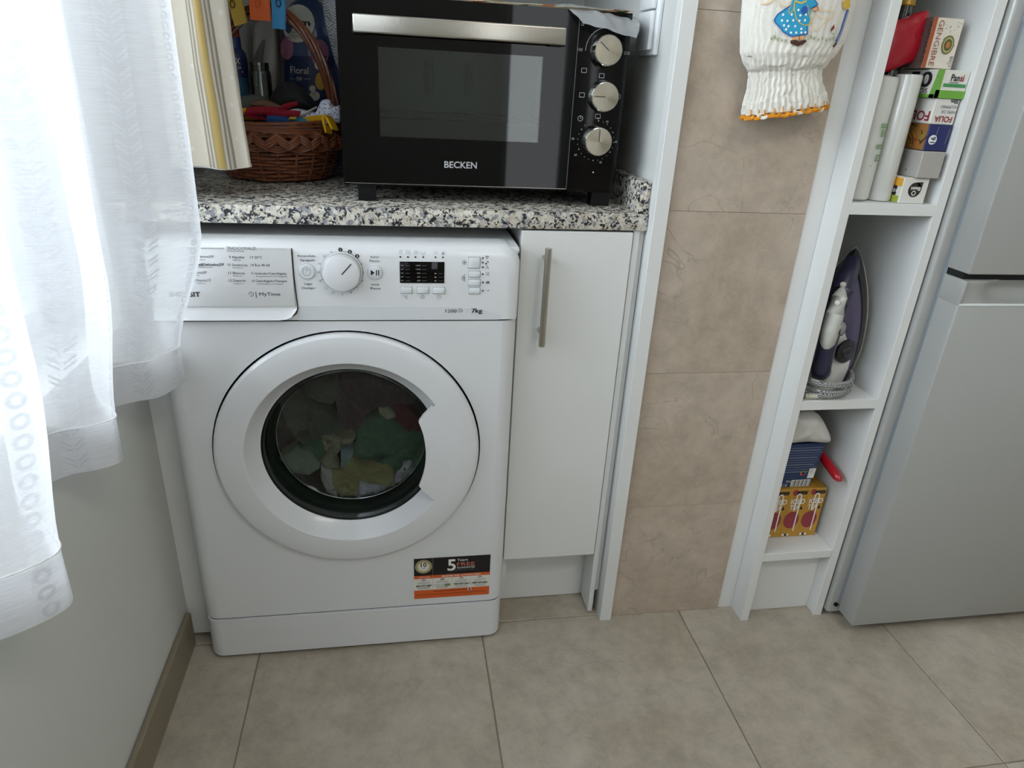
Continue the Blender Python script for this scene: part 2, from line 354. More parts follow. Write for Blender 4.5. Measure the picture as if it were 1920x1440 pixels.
# left wall with a window opening
b = MB(WPAINT)
b.box(-0.25, XL, -2.7, -1.75, 0, 2.5); b.box(-0.25, XL, 0.02, 0.66, 0, 2.5); b.box(-0.25, XL, -1.75, 0.02, 0, 0.715); b.box(-0.25, XL, -1.75, 0.02, 2.15, 2.5)
struct(b.build('wall_left'))
WF = mat('window_frame_white', '#dfe2e4', 0.35)
wi = struct(thing('window_1', '', '')); del wi['label']; del wi['category']
def _wf(b):
    for (y0, y1, z0, z1) in ((-1.75, -1.71, 0.715, 2.15), (-0.02, 0.02, 0.715, 2.15), (-1.75, 0.02, 0.715, 0.755), (-1.75, 0.02, 2.11, 2.15), (-0.89, -0.85, 0.715, 2.15)): b.box(-0.20, -0.15, y0, y1, z0, z1, 0.004)
part('window_frame', wi, WF, _wf)
GL = m_glass('window_glass', (0.96, 0.98, 0.98, 1), 0.0)
part('pane', wi, GL, lambda b: b.box(-0.18, -0.174, -1.71, -0.89, 0.755, 2.11)); part('pane', wi, GL, lambda b: b.box(-0.18, -0.174, -0.85, -0.02, 0.755, 2.11))
# baseboard
bb = struct(MB(GROUT).box(XL+0.0005, -0.048, -2.7, 0.05, 0, 0.08).build('baseboard_left'))
for k in range(6):
    y1 = 0.048-0.45*k; b = MB(BASET).box(-0.049, -0.040, y1-0.448, y1, 0.0, 0.083, 0.0012, 1); b.build('tile', bb)
# back wall: tiled strip between the white upright and the shelf unit
wb = struct(MB(mat('wall_grout', '#a09280', 0.9)).box(0.852, 1.115, 0.0350, 0.30, 0, 2.5).build('wall_back'))
zt = [0.295-0.3085+0.3085*k for k in range(0, 10)]
for k in range(9):
    z0 = max(zt[k], 0.0)
    if z0 >= 2.49: break
    MB(WALLT).box(0.853, 1.115, 0.034, 0.0349, z0+0.0004, min(zt[k+1], 2.5)-0.0004, 0.0004, 1).build('tile', wb)
WP2 = mat('niche_wall_paint', '#c9cac6', 0.7, bump=0.15, bscale=80)
struct(MB(WP2).box(XL, 0.84, 0.64, 0.70, 0, 2.5).build('wall_niche_back'))
struct(MB(WP2).box(0.826, 0.850, 0.046, 0.64, 0, 2.5).build('wall_niche_right'))
struct(MB(WHITE).box(0.825, 0.851, 0.022, 0.046, 0, 2.5, 0.0008, 1).build('trim_1'))
struct(MB(WHITE).box(1.114, 1.150, 0.036, 0.06, 0, 2.5, 0.0008, 1).build('trim_2'))
struct(MB(WHITE).box(-0.0515, -0.012, 0.064, 0.60, 0.012, 0.874).build('trim_3'))
struct(MB(WPAINT).box(1.15, 3.0, 0.62, 0.70, 0, 2.5).build('wall_back_right'))
struct(MB(WPAINT).box(3.0, 3.1, -2.7, 0.7, 0, 2.5).build('wall_right'))
struct(MB(mat('ceiling_paint', '#dcdcd8', 0.8)).box(-0.25, 3.1, -2.8, 0.70, 2.5, 2.56).build('ceiling'))
b = MB(WPAINT); b.box(-0.25, 0.97, -2.8, -2.7, 0, 2.5); b.box(1.36, 3.1, -2.8, -2.7, 0, 2.5); b.box(0.97, 1.36, -2.8, -2.7, 2.3, 2.5); b.box(0.97, 1.36, -2.8, -2.7, 0, 0.40)
struct(b.build('wall_front'))
wi = struct(thing('window_2', '', '')); del wi['label']; del wi['category']
def _wf2(b):
    for x in (0.97, 1.32): b.box(x, x+0.04, -2.76, -2.70, 0.40, 2.3, 0.003)
    b.box(0.97, 1.36, -2.76, -2.70, 0.40, 0.44); b.box(0.97, 1.36, -2.76, -2.70, 2.26, 2.3)
part('window_frame', wi, WF, _wf2); part('pane', wi, GL, lambda b: b.box(1.01, 1.32, -2.735, -2.73, 0.44, 2.26))
t = thing('added_fill_panel', 'flat white rectangular panel added around the overhead fill light, out of view', 'added light panel', (1.3, -1.7, 2.45))  # made-up housing for the added overhead fill, out of view
part('housing', t, WF, lambda b: b.box(0.83, 1.77, -1.97, -1.43, 2.435, 2.5, 0.005, 2))
# unseen overhead cupboard, added low above the frame to shade the niche
t = thing('shade_cupboard', 'unseen white overhead cupboard added to shade the oven niche', 'cupboard', (0.4, 0.35, 1.40))
part('body', t, WHITE, lambda b: b.box(-0.03, 0.815, 0.16, 0.635, 1.40, 2.30, 0.002))
for a0, a1 in ((-0.028, 0.391), (0.395, 0.813)): part('door', t, WHITE, lambda b: b.box(a0, a1, 0.14, 0.158, 1.40, 2.30, 0.002))

# ------------------------------------------------------------------ washing machine
W = thing('washing_machine', 'white front loading washing machine with dark round door glass', 'washing machine', (0.2975, 0.3, 0))
vert = lambda c, d: abs(d.z) > 1e-4 and c.y < 0.1
def wbody(b):
    b.box(0, 0.595, 0.0, 0.54, 0.1035, 0.7235, 0.028, 6, vert)
    fs = [f for f in b.bm.faces if all(abs(v.co.y) < 1e-5 for v in f.verts)]
    bmesh.ops.delete(b.bm, geom=fs, context='FACES_ONLY')
    n = 96; cx, cz, R = 0.2985, 0.470, 0.2375; x0, x1, z0, z1 = 0.028, 0.567, 0.1035, 0.7235
    ci, ro = [], []
    for k in range(n):
        a = 2*PI*(k+0.5)/n; c_, s_ = math.cos(a), math.sin(a); ts = []
        ts.append((x1-cx)/c_ if c_ > 0 else (x0-cx)/c_); ts.append((z1-cz)/s_ if s_ > 0 else (z0-cz)/s_); t_ = min(ts)
        ci.append(b.bm.verts.new((cx+R*c_, 0, cz+R*s_))); ro.append([cx+t_*c_, cz+t_*s_])
    for cxx, czz in ((x0, z0), (x0, z1), (x1, z0), (x1, z1)):
        k = min(range(n), key=lambda i: (ro[i][0]-cxx)**2+(ro[i][1]-czz)**2); ro[k] = [cxx, czz]
    rv = [b.bm.verts.new((x, 0, z)) for x, z in ro]; dp_ = [b.bm.verts.new((v.co.x, 0.03, v.co.z)) for v in ci]
    for k in range(n):
        j = (k+1) % n; b.face([ci[k], ci[j], rv[j], rv[k]]); b.face([dp_[k], dp_[j], ci[j], ci[k]], True)
part('body', W, APPL2, wbody)
def _top(b): b.box(0.001, 0.594, 0.015, 0.54, 0.835, 0.850, 0.006, 2)
part('top', W, APPL2, _top)
def panel(b):
    # rounded corner profile seen from the front, layered in depth
    X0, X1, Z0, Z1 = 0.0, 0.595, 0.7265, 0.8535
    def outline(ins, y, r, zl=None):
        pts = [(X0+ins*0.4, y, Z0), (X0+ins*0.4, y, Z1-r-ins)]
        for k in range(9):
            a = PI-k*PI/16; pts.append((X0+ins*0.4+r+r*math.cos(a), y, Z1-ins-r+r*math.sin(a)))
        for k in range(9):
            a = PI/2-k*PI/16; pts.append((X1-ins*0.4-r+r*math.cos(a), y, Z1-ins-r+r*math.sin(a)))
        pts += [(X1-ins*0.4, y, Z0)]
        return pts
    lay = [(0.0, 0.060, 0.030), (0.0, 0.030, 0.030), (0.002, 0.014, 0.030), (0.006, 0.0085, 0.032), (0.0075, 0.0075, 0.032), (0.010, 0.003, 0.034), (0.016, 0.0, 0.036), (0.030, -0.0012, 0.036)]
    lay = [(i*1.0, y, r) for i, y, r in lay]
    prev = None
    for ins, y, r in lay:
        o = outline(ins if ins < 0.02 else 0.02, y, r)
        if ins >= 0.03: o = [(x*1.0+(0.2975-x)*0.06, yy, z) for x, yy, z in o]
        vs = [b.bm.verts.new(p) for p in o]
        if prev:
            for k in range(len(vs)-1): b.face([prev[k], prev[k+1], vs[k+1], vs[k]], True)
            b.face([prev[-1], prev[0], vs[0], vs[-1]])
        prev = vs
    b.face(prev)
cp = part('control_panel', W, APPL, panel, 50)
PYF = -0.0016
# lower, slightly recessed band of the panel with an upswept right end is drawn by a shallow lip
def lip(b):
    pts = [(0.226, 0.7262), (0.560, 0.7262), (0.566, 0.733), (0.545, 0.7405), (0.51, 0.7465), (0.47, 0.7495), (0.226, 0.7515)]
    b.prism([(x, -0.0012, z) for x, z in pts], (0, -0.0004, 0))
part('panel_lip', cp, mat('appliance_plastic_shade', '#d3d6d9', 0.35), lip)
def kick(b):
    b.box(0.001, 0.594, -0.004, 0.50, 0.010, 0.1005, 0.028, 6, vert)
part('kick_panel', W, APPL2, kick)
part('seam', W, DARK, lambda b: b.box(0.004, 0.591, 0.002, 0.05, 0.0995, 0.1045, 0.02, 6, vert)); part('seam', W, DARK, lambda b: b.box(0.004, 0.591, 0.003, 0.05, 0.7225, 0.7275, 0.02, 6, vert))
for fx in (0.06, 0.53):
    for fy in (0.06, 0.46): part('foot', W, BLACK, lambda b: b.cyl((fx, fy, 0), (fx, fy, 0.02), 0.02, 16))
# detergent drawer front
def drawer(b):
    X1 = 0.2235; Z1 = 0.845; Zm = 0.7500; Zb = 0.7290
    b.box(0.006, X1, -0.0045, 0.004, Zm, Z1, 0.0015, 2)
def dscoop(b):
    # curved lip: concave scoop that ends in a bright lower edge, right corner rounded
    n = 10; m = 24
    prof = []
    for k in range(n+1):
        a = k/n; prof.append((0.7500-0.0215*a, -0.0014-0.0070*a**1.6))
    def fn(i, j):
        z, y = prof[int(round(j*n))]
        x = 0.006+(0.2255-0.006)*i
        r = 0.03
        dz = 0
        if x > 0.2255-r: dz = r-math.sqrt(max(0, r*r-(x-(0.2255-r))**2)); dz *= 0.6
        z2 = max(z, 0.7285+dz)
        return Vector((x, y-0.0008, z2))
    b.grid(fn, m, n)
dr = part('detergent_drawer', W, APPL, drawer)
part('finger_grip', dr, APPL, dscoop, 60)
part('drawer_gap', dr, DARK, lambda b: b.tube([(0.2245, -0.0015, 0.846), (0.2245, -0.0022, 0.80), (0.2262, -0.0022, 0.757), (0.2268, -0.0022, 0.747), (0.2235, -0.0022, 0.738), (0.214, -0.0022, 0.7315), (0.200, -0.0022, 0.7275)], 0.0009, 6))
# printed legends: pixel helper on the panel plane
Pn = Print((0, PYF, 0), (1, 0, 0), (0, 0, 1), 0.0003)
Pd = Print((0, -0.0047, 0), (1, 0, 0), (0, 0, 1), 0.0003)
def q3(x, y): return 340+x/5.647, 430+y/5.647
def q4(x, y): return 540+x/4.364, 430+y/4.364
def q9(x, y): return 660+x/9.6, 430+y/9.6
def q8(x, y): return 840+x/8.0, 440+y/8.0
def pt(Pr, cv, s, x0, x1, yb, h, m=None, bold=False, yy=None):
    a = PY(*cv(x0, yb), Pr.O.y if yy is None else yy); b = PY(*cv(x1, yb), Pr.O.y if yy is None else yy); c = PY(*cv(x0, yb-h), Pr.O.y)
    Pr.text(m or INK, s, a.x, a.z, abs(c.z-a.z), b.x-a.x, bold=bold)
D = lambda s, x0, x1, yb, h, m=None, bold=False: pt(Pd, q3, s, x0, x1, yb, h, m, bold)
D('TRADICIONALES', 478, 795, 212, 30); D('TRADICIONAIS', 480, 665, 236, 16, INKG)
a, b_ = PY(*q3(60, 198), -0.0047), PY(*q3(455, 202), -0.0047); Pd.line(INKG, [(a.x, a.z), (b_.x, b_.z)], 0.0007)
for k in range(26):
    p = PY(*q3(822+k*11, 211), -0.0047); Pd.rect(INKG, p.x-0.0003, p.z-0.0003, p.x+0.0003, p.z+0.0003)
D('6 Sintéticos|59\'', 110, 345, 297, 24); D('Sintéticos', 175, 255, 325, 15, INKG)
D('7 Seda&Delicados|59\'', 95, 455, 382, 26, bold=True); D('Seda&Delicados', 150, 335, 405, 16, INKG)
D('Lana|59\'', 158, 272, 467, 26); D('Lãs', 160, 195, 492, 15, INKG)
D('8 Exprés|15\'', 134, 318, 550, 26); D('Express', 165, 255, 575, 14, INKG)
D('9 Algodón', 508, 667, 305, 26); D('Algodão', 541, 632, 330, 14, INKG)
D('10 Sintéticos', 492, 700, 388, 26); D('Sintéticos', 546, 656, 412, 14, INKG)
D('11 Blancos', 500, 672, 474, 26); D('Brancos', 553, 642, 498, 14, INKG)
D('12 Deporte', 505, 682, 553, 26); D('Desporto', 557, 662, 580, 14, INKG)
D('13 20°C', 732, 858, 308, 26); D('14 Eco 40-60', 738, 937, 390, 26)
D('15 Aclarado+Centrifugado', 742, 1115, 476, 24); D('Enxaguamento+Centrifugação', 795, 1122, 502, 14, INKG)
D('16 Centrifugado+Desagüe', 747, 1118, 556, 24); D('Centrifugação+Drenagem', 800, 1080, 582, 14, INKG)
D('INDESIT', -120, 205, 712, 50, bold=True); D('MyTime', 828, 1050, 702, 36); D('|', 790, 798, 708, 50, INKG)
p = PY(*q3(740, 685), -0.0047); Pd.ring(INK, p.x, p.z, 0.0036, 0.0007, 1, -2.2, 3.3); Pd.line(INK, [(p.x, p.z+0.002), (p.x, p.z), (p.x+0.0015, p.z)], 0.0006)
Pd.build('printed_legend', dr)
E4 = lambda s, x0, x1, yb, h, m=None, bold=False: pt(Pn, q4, s, x0, x1, yb, h, m, bold)
E4('Encendido', 80, 226, 224, 17); E4('Apagado', 97, 222, 258, 17); E4('Ligar', 135, 200, 452, 17); E4('Desligar', 113, 226, 487, 17)
E4('Inicio', 675, 744, 232, 17); E4('Pausa', 668, 750, 265, 17); E4('Início', 684, 748, 458, 17); E4('Pausa', 678, 760, 490, 17)
# dial ring, dots and numbers
kc = PY(641, 509.5, PYF)
nums = {1: (429, 166), 2: (506, 183), 3: (566, 219), 4: (603, 283), 5: (618, 353), 6: (610, 420), 7: (571, 480), 8: (515, 516), 9: (445, 530), 10: (370, 515), 11: (310, 480), 12: (264, 418), 13: (252, 350), 14: (257, 280), 15: (296, 220), 16: (354, 183)}
for n_, (x, y) in nums.items():
    p = PY(*q4(x, y), PYF); q = PY(*q4(430+(x-430)*0.86, 351+(y-351)*0.86), PYF)
    if n_ <= 3: Pn.disc(INK, p.x, p.z, 0.0033, 1); Pn.text(INKW, str(n_), p.x, p.z-0.0016, 0.0034, k=3, al='c', bold=True)
    else: Pn.text(INK, str(n_), p.x, p.z-0.0014, 0.0030, al='c')
    Pn.disc(INK, q.x, q.z, 0.0008, 1, 10)
Pn.ring(INK, kc.x, kc.z, 0.0335, 0.0006, 1, -1.05, 1.57)
Pn.ring(INKSOFT, kc.x, kc.z, 0.0335, 0.0004, 1, 1.57, 5.23)
# icons over the display
def sq(cv, x, y, s=0.0018): p = PY(*cv(x, y), PYF); Pn.rect(INK, p.x-s/1.4, p.z-s/1.4, p.x+s/1.4, p.z+s/1.4)
for i, x in enumerate((870, 1006, 1143, 1281, 1503, 1636)):
    sq(q9, x, 496+i*1.5); p = PY(*q9(x+4, 412+i*2), PYF); m_ = INKSOFT
    if i == 0: Pn.ring(m_, p.x, p.z, 0.003, 0.0005, n=6); Pn.line(m_, [(p.x, p.z), (p.x, p.z+0.0045)], 0.0005)
    if i == 1:
        for d in (-0.003, -0.001, 0.001, 0.003): Pn.line(m_, [(p.x+d, p.z-0.003), (p.x+d, p.z+0.0015)], 0.0005)
        Pn.line(m_, [(p.x-0.0035, p.z+0.003), (p.x+0.0035, p.z+0.003)], 0.0005)
    if i == 2: Pn.ring(m_, p.x, p.z, 0.0028, 0.0005); Pn.ring(m_, p.x, p.z, 0.0014, 0.0004); Pn.line(m_, [(p.x+0.0028, p.z-0.001), (p.x+0.005, p.z+0.0015)], 0.0005)
    if i == 3: Pn.line(m_, [(p.x-0.0035, p.z+0.002), (p.x-0.0035, p.z-0.0022), (p.x+0.0035, p.z-0.0022), (p.x+0.0035, p.z+0.002)], 0.0005); Pn.line(m_, [(p.x, p.z-0.002), (p.x, p.z-0.005)], 0.0006)
    if i == 4: Pn.ring(m_, p.x, p.z, 0.003, 0.0005, n=4, a0=PI/4, a1=PI/4+2*PI); Pn.line(m_, [(p.x-0.002, p.z), (p.x+0.002, p.z)], 0.0005)
    if i == 5: Pn.rect(m_, p.x-0.002, p.z-0.003, p.x+0.002, p.z+0.0006); Pn.ring(m_, p.x, p.z+0.0008, 0.0016, 0.0005, 1, 0, PI)
for i, (x, y) in enumerate(((968, 1218), (1267, 1215), (1567, 1220))):
    p = PY(*q9(x, y), PYF)
    if i == 0: Pn.text(INKG, '°C', p.x, p.z-0.0025, 0.005, al='c')
    else: Pn.ring(INKG, p.x, p.z, 0.0032, 0.0005); Pn.ring(INKG, p.x, p.z, 0.0014, 0.0004) if i == 1 else Pn.line(INKG, [(p.x, p.z), (p.x+0.0015, p.z+0.0025)], 0.0006)
for y in (350, 418, 489, 592, 716, 840): sq(q8, 523, y)
p = PY(*q8(585, 342), PYF); Pn.poly(INKG, [(p.x-0.003, p.z+0.0028), (p.x, p.z-0.003), (p.x+0.003, p.z+0.0028)]); Pn.poly(APPL, [(p.x-0.0015, p.z+0.0018), (p.x, p.z-0.001), (p.x+0.0015, p.z+0.0018)], 2)
p = PY(*q8(588, 418), PYF); Pn.disc(INK, p.x-0.002, p.z-0.002, 0.0014); Pn.line(INK, [(p.x-0.001, p.z-0.002), (p.x+0.0005, p.z+0.003), (p.x+0.003, p.z)], 0.0007)
p = PY(*q8(590, 490), PYF); Pn.line(INKG, [(p.x-0.002, p.z-0.003), (p.x-0.001, p.z+0.003), (p.x+0.001, p.z), (p.x+0.002, p.z-0.003)], 0.0008)
p = PY(*q8(588, 590), PYF)
for d in (-0.0028, -0.001, 0.001, 0.0028): Pn.line(INKG, [(p.x+d, p.z-0.0025), (p.x+d*0.8, p.z+0.001)], 0.0005)
Pn.line(INKG, [(p.x-0.003, p.z+0.0028), (p.x+0.003, p.z+0.0028)], 0.0005)
p = PY(*q8(592, 714), PYF); Pn.poly(INKG, [(p.x-0.0035, p.z-0.002), (p.x+0.003, p.z-0.002), (p.x+0.0035, p.z+0.002), (p.x-0.001, p.z+0.002)])
p = PY(*q8(588, 838), PYF); Pn.line(INKG, [(p.x-0.003, p.z), (p.x+0.003, p.z)], 0.0005); Pn.disc(INKG, p.x+0.002, p.z, 0.001)
p = PY(*q8(245, 415), PYF); Pn.ring(INKG, p.x, p.z, 0.0036, 0.0006, n=8); Pn.disc(INK, p.x, p.z, 0.0012)
p = PY(*q8(232, 648), PYF); Pn.ring(INKG, p.x, p.z+0.001, 0.0028, 0.0006, n=6); Pn.ring(INKG, p.x, p.z-0.002, 0.0028, 0.0006, n=6)
p = PY(*q8(310, 648), PYF); Pn.ring(INKG, p.x, p.z, 0.0085, 0.0005, 1, 2.2, 4.1)
Pn2 = Print((0, -0.0019, 0), (1, 0, 0), (0, 0, 1), 0.0003)
pt(Pn2, q4, '1200', 1288, 1380, 680, 26); [pt(Pn2, q4, '7kg', 1500+d_, 1586+d_, 682, 36) for d_ in (0, 1, 2, 3)]
p = PY(*q4(1408, 663), -0.0019); Pn2.ring(INKG, p.x, p.z, 0.0034, 0.0006); Pn2.ring(INKG, p.x, p.z, 0.0017, 0.0005); Pn2.line(INKG, [(p.x+0.003, p.z-0.002), (p.x+0.0055, p.z)], 0.0006)
p = PY(*q4(1466, 665), -0.0019); Pn2.line(INKSOFT, [(p.x, p.z-0.004), (p.x, p.z+0.004)], 0.0004)
Pn2.build('printed_legend', cp)
Pn.build('printed_legend', cp)['kind'] = 'stuff'
# display
def rr(b, u0, v0, u1, v1, y, d, r=0.0015):
    a = PY(u0, v0, y); c = PY(u1, v1, y); b.box(a.x, c.x, y-d, y+0.002, c.z, a.z, r, 2)
dp = part('display', cp, BLACKG, lambda b: rr(b, 749.2, 490.3, 833, 531, PYF, 0.0006, 0.0004))
Pp = Print((0, PYF-0.0008, 0), (1, 0, 0), (0, 0, 1), 0.0002)
for i, y in enumerate((650, 718, 787, 855, 922)):
    pt(Pp, q9, ('90°', '60°', '40°', '30°', '20°')[i], 880, 935, y+10, 22, INKSOFT); pt(Pp, q9, ('1200', '1000', '800', '600', '0')[i], 1150 if i < 2 else 1172, 1232, y+12, 24, INKSOFT)
    for x in (960, 1258): a = PY(*q9(x, y+3), PYF); c = PY(*q9(x+85, y+3), PYF); Pp.line(INKG, [(a.x, a.z), (c.x, c.z)], 0.0005)
for y in (793, 860, 925):
    a = PY(*q9(1558, y), PYF); c = PY(*q9(1635, y), PYF); Pp.line(INKG, [(a.x, a.z), (c.x, c.z)], 0.0005); d = PY(*q9(1508, y), PYF); Pp.poly(INKSOFT, [(d.x-0.002, d.z+0.0012), (d.x+0.002, d.z), (d.x-0.002, d.z-0.0012)])
Pp.build('printed_legend', dp)
BTN = mat('button_plastic', '#d9dde0', 0.3)
GAP = mat('gap_grey', '#7d838a', 0.6)
for (x0, y0, x1, y1) in ((875, 1040, 1078, 1148), (1172, 1040, 1378, 1148), (1462, 1045, 1668, 1155)):
    u0, v0 = q9(x0, y0); u1, v1 = q9(x1, y1)
    bt = part('button', cp, BTN, lambda b: rr(b, u0, v0, u1, v1, PYF, 0.0022, 0.0012)); part('button_gap', bt, GAP, lambda b: rr(b, u0-0.4, v0-0.6, u1+0.7, v1+0.7, PYF, 0.0002, 0.0001))
for (x0, y0, x1, y1) in ((310, 338, 476, 500), (310, 548, 478, 636), (308, 672, 478, 764), (318, 798, 476, 884)):
    u0, v0 = q8(x0, y0); u1, v1 = q8(x1, y1)
    bt = part('button', cp, BTN, lambda b: rr(b, u0, v0, u1, v1, PYF, 0.0022, 0.0012)); part('button_gap', bt, GAP, lambda b: rr(b, u0-0.5, v0-0.6, u1+0.7, v1+0.7, PYF, 0.0002, 0.0001))
pc = PY(575.5, 509, PYF)
pb = part('power_button', cp, BTN, lambda b: b.lathe((pc.x, PYF, pc.z), (0, -1, 0), [(0.0145, -0.001), (0.0145, 0.0003), (0.0135, 0.0008), (0.0125, -0.0002), (0.012, 0.0018), (0.0105, 0.0028), (0.0, 0.0024)]))
q_ = Print((pc.x, PYF-0.0028, pc.z), (1, 0, 0), (0, 0, 1), 0.0003); q_.ring(INKSOFT, 0, 0, 0.0062, 0.0008, 1, 2.0, 2.0+5.4); q_.line(INKSOFT, [(0, 0.001), (0, 0.0075)], 0.0009); q_.build('power_symbol', pb)
pc = PY(703, 510.5, PYF)
pb = part('start_button', cp, BTN, lambda b: b.lathe((pc.x, PYF, pc.z), (0, -1, 0), [(0.0135, -0.001), (0.0135, 0.0003), (0.0127, 0.0008), (0.0118, 0.0), (0.0113, 0.0018), (0.010, 0.0026), (0.0, 0.0026)]))
q_ = Print((pc.x, PYF-0.0028, pc.z), (1, 0, 0), (0, 0, 1), 0.0003); q_.poly(INK, [(-0.0065, -0.0048), (-0.0005, 0), (-0.0065, 0.0048)]); q_.rect(INK, 0.0018, -0.0046, 0.0034, 0.0046); q_.rect(INK, 0.0052, -0.0046, 0.0068, 0.0046); q_.build('play_pause_symbol', pb)
kn = part('dial', cp, APPL, lambda b: b.lathe((kc.x, PYF, kc.z), (0, -1, 0), [(0.0325, -0.001), (0.0325, 0.0004), (0.030, 0.001), (0.0295, 0.013), (0.0285, 0.0155), (0.026, 0.0168), (0.0, 0.0175)], 64))
kd = part('dial_edge', kn, mat('grey_chrome', '#8d9298', 0.3, metal=0.6), lambda b: b.lathe((kc.x, PYF, kc.z), (0, -1, 0), [(0.0305, 0.0), (0.0305, 0.003), (0.0299, 0.0035)], 64))
q_ = Print((kc.x, PYF-0.0176, kc.z), (1, 0, 0), (0, 0, 1), 0.0003); q_.line(INK, [(0.001, 0.0), (0.0165, 0.0175)], 0.0018); q_.build('pointer', kn)

# round door
DC = Vector((0.2985, 0, 0.470))
def ringp(b, prof, a0=0, a1=2*PI, n=96): b.lathe((DC.x, 0, DC.z), (0, -1, 0), prof, n, a0, a1, ref=(1, 0, 0))
dw = part('door', W, APPL2, lambda b: ringp(b, [(0.2335, -0.004), (0.2345, 0.004), (0.2335, 0.0085), (0.229, 0.012), (0.220, 0.0142), (0.200, 0.0152), (0.1835, 0.0148), (0.1822, 0.0140), (0.163, -0.0150), (0.1595, -0.0175), (0.1590, -0.030)]), 22)
part('door_gap', dw, DARK, lambda b: ringp(b, [(0.2370, -0.029), (0.16, -0.029)]))
def grip(b):
    # solid plate between bowl and ring on the right
    n = 28; A = math.radians(33.5); out = []
    for k in range(n+1):
        a = -A+2*A*k/n; ro = 0.1835
        t = abs(a)/A; ri = 0.1355+0.006*t**2
        if t > 0.9: ri = 0.1355+0.0058+(t-0.9)/0.1*0.036
        out.append((a, ri, ro))
    for k in range(n):
        a0, r0, R0 = out[k]; a1, r1, R1 = out[k+1]
        P = lambda a, r, y: Vector((DC.x+r*math.cos(a), y, DC.z+r*math.sin(a)))
        yf = -0.0147
        b.poly([P(a0, r0, yf), P(a0, R0, yf), P(a1, R1, yf), P(a1, r1, yf)], True)
        b.poly([P(a0, r0, yf), P(a1, r1, yf), P(a1, r1+0.001, yf+0.010), P(a0, r0+0.001, yf+0.010)], True)
        b.poly([P(a0, r0+0.001, yf+0.010), P(a1, r1+0.001, yf+0.010), P(a1, R1, yf+0.010), P(a0, R0, yf+0.010)], True)
    bmesh.ops.remove_doubles(b.bm, verts=b.bm.verts[:], dist=0.00002)
part('door_grip', dw, APPL2, grip, 50)
BOWL = m_glass('door_bowl_glass', (0.88, 0.95, 0.91, 1), 0.012)
part('door_glass', dw, BOWL, lambda b: ringp(b, [(0.158, -0.020), (0.1535, -0.017), (0.149, -0.022), (0.144, -0.035), (0.1405, -0.052), (0.1385, -0.060), (0.125, -0.066), (0.06, -0.071), (0.0, -0.072)]), 40)
RUB = mat('dark_rubber', '#1b201e', 0.45)
gk = part('door_gasket', W, RUB, lambda b: ringp(b, [(0.1595, -0.018), (0.1555, -0.026), (0.1500, -0.045), (0.1475, -0.062), (0.149, -0.075), (0.175, -0.085)]), 40)
part('bowl_rim_glint', dw, mat('rim_highlight', '#b9c2bd', 0.15, metal=0.7), lambda b: b.tube([(DC.x+0.1390*math.cos(k*PI/48), 0.0605, DC.z+0.1390*math.sin(k*PI/48)) for k in range(96)], 0.0009, 6, True))  # bright metal ring draws the highlight on the glass bowl's inner edge
part('drum', W, mat('drum_steel', '#5c605f', 0.35, metal=0.8), lambda b: ringp(b, [(0.165, -0.082), (0.235, -0.10), (0.235, -0.38), (0.0, -0.39)]), 40)

# guarantee sticker
stA = PY(776, 1048, -0.0006); stB = PY(920, 1039, -0.0006); stD = PY(776.5, 1123, -0.0006)
Rr = (stB-stA); wS = Rr.length; Uu = Vector((0, 0, 1)); hS = abs(stD.z-stA.z)
ang = 0
S = Print((stA.x, -0.0004, stD.z), (1, 0, 0), (0, 0, 1), 0.00025); wS = stB.x-stA.x
ORG = mat('sticker_orange', '#cf5a1c', 0.5); SW = mat('sticker_white', '#dcdcd2', 0.5); SB = mat('sticker_black', '#0c0c10', 0.4); GOLD = mat('sticker_gold', '#b7ad83', 0.5); RED = mat('ink_red', '#b33b2e', 0.6)
S.rect(SW, 0, 0, wS, hS, 1); S.rect(SB, 0, hS*0.57, wS, hS, 2); S.rect(ORG, 0, hS*0.50, wS, hS*0.575, 3); S.rect(ORG, 0, 0, wS, hS*0.21, 3)
S.disc(GOLD, wS*0.125, hS*0.80, hS*0.165, 3); S.disc(SB, wS*0.125, hS*0.80, hS*0.148, 4); S.disc(GOLD, wS*0.125, hS*0.80, hS*0.14, 5); S.disc(SW, wS*0.125, hS*0.80, hS*0.105, 6)
S.text(INK, '10', wS*0.125, hS*0.80, hS*0.10, k=7, al='c', bold=True); S.text(INK, 'YEARS', wS*0.125, hS*0.755, hS*0.022, k=7, al='c')
S.text(INKW, '5', wS*0.435, hS*0.67, hS*0.27, k=4, bold=True); S.text(INKW, 'Years', wS*0.56, hS*0.885, hS*0.065, wS*0.14, k=4); S.text(mat('ink_coral', '#d2796a', 0.6), 'FREE', wS*0.56, hS*0.77, hS*0.085, wS*0.235, k=4)
S.text(INKW, 'GUARANTEE', wS*0.56, hS*0.705, hS*0.045, wS*0.235, k=4); S.text(INKG, 'ON WASHING MACHINES', wS*0.44, hS*0.655, hS*0.022, wS*0.35, k=4)
S.text(INKW, 'REGISTER AND ACTIVATE NOW', wS*0.36, hS*0.522, hS*0.035, wS*0.52, k=5, bold=True); S.text(INKW, 'ATTIVA ORA', wS*0.06, hS*0.525, hS*0.03, wS*0.15, k=5)
S.line(INKSOFT, [(wS*0.245, hS*0.22), (wS*0.245, hS)], 0.0004, 5); S.line(INKSOFT, [(wS*0.5, hS*0.22), (wS*0.5, hS*0.5)], 0.0004, 5); S.line(INKSOFT, [(wS*0.745, hS*0.22), (wS*0.745, hS*0.5)], 0.0004, 5)
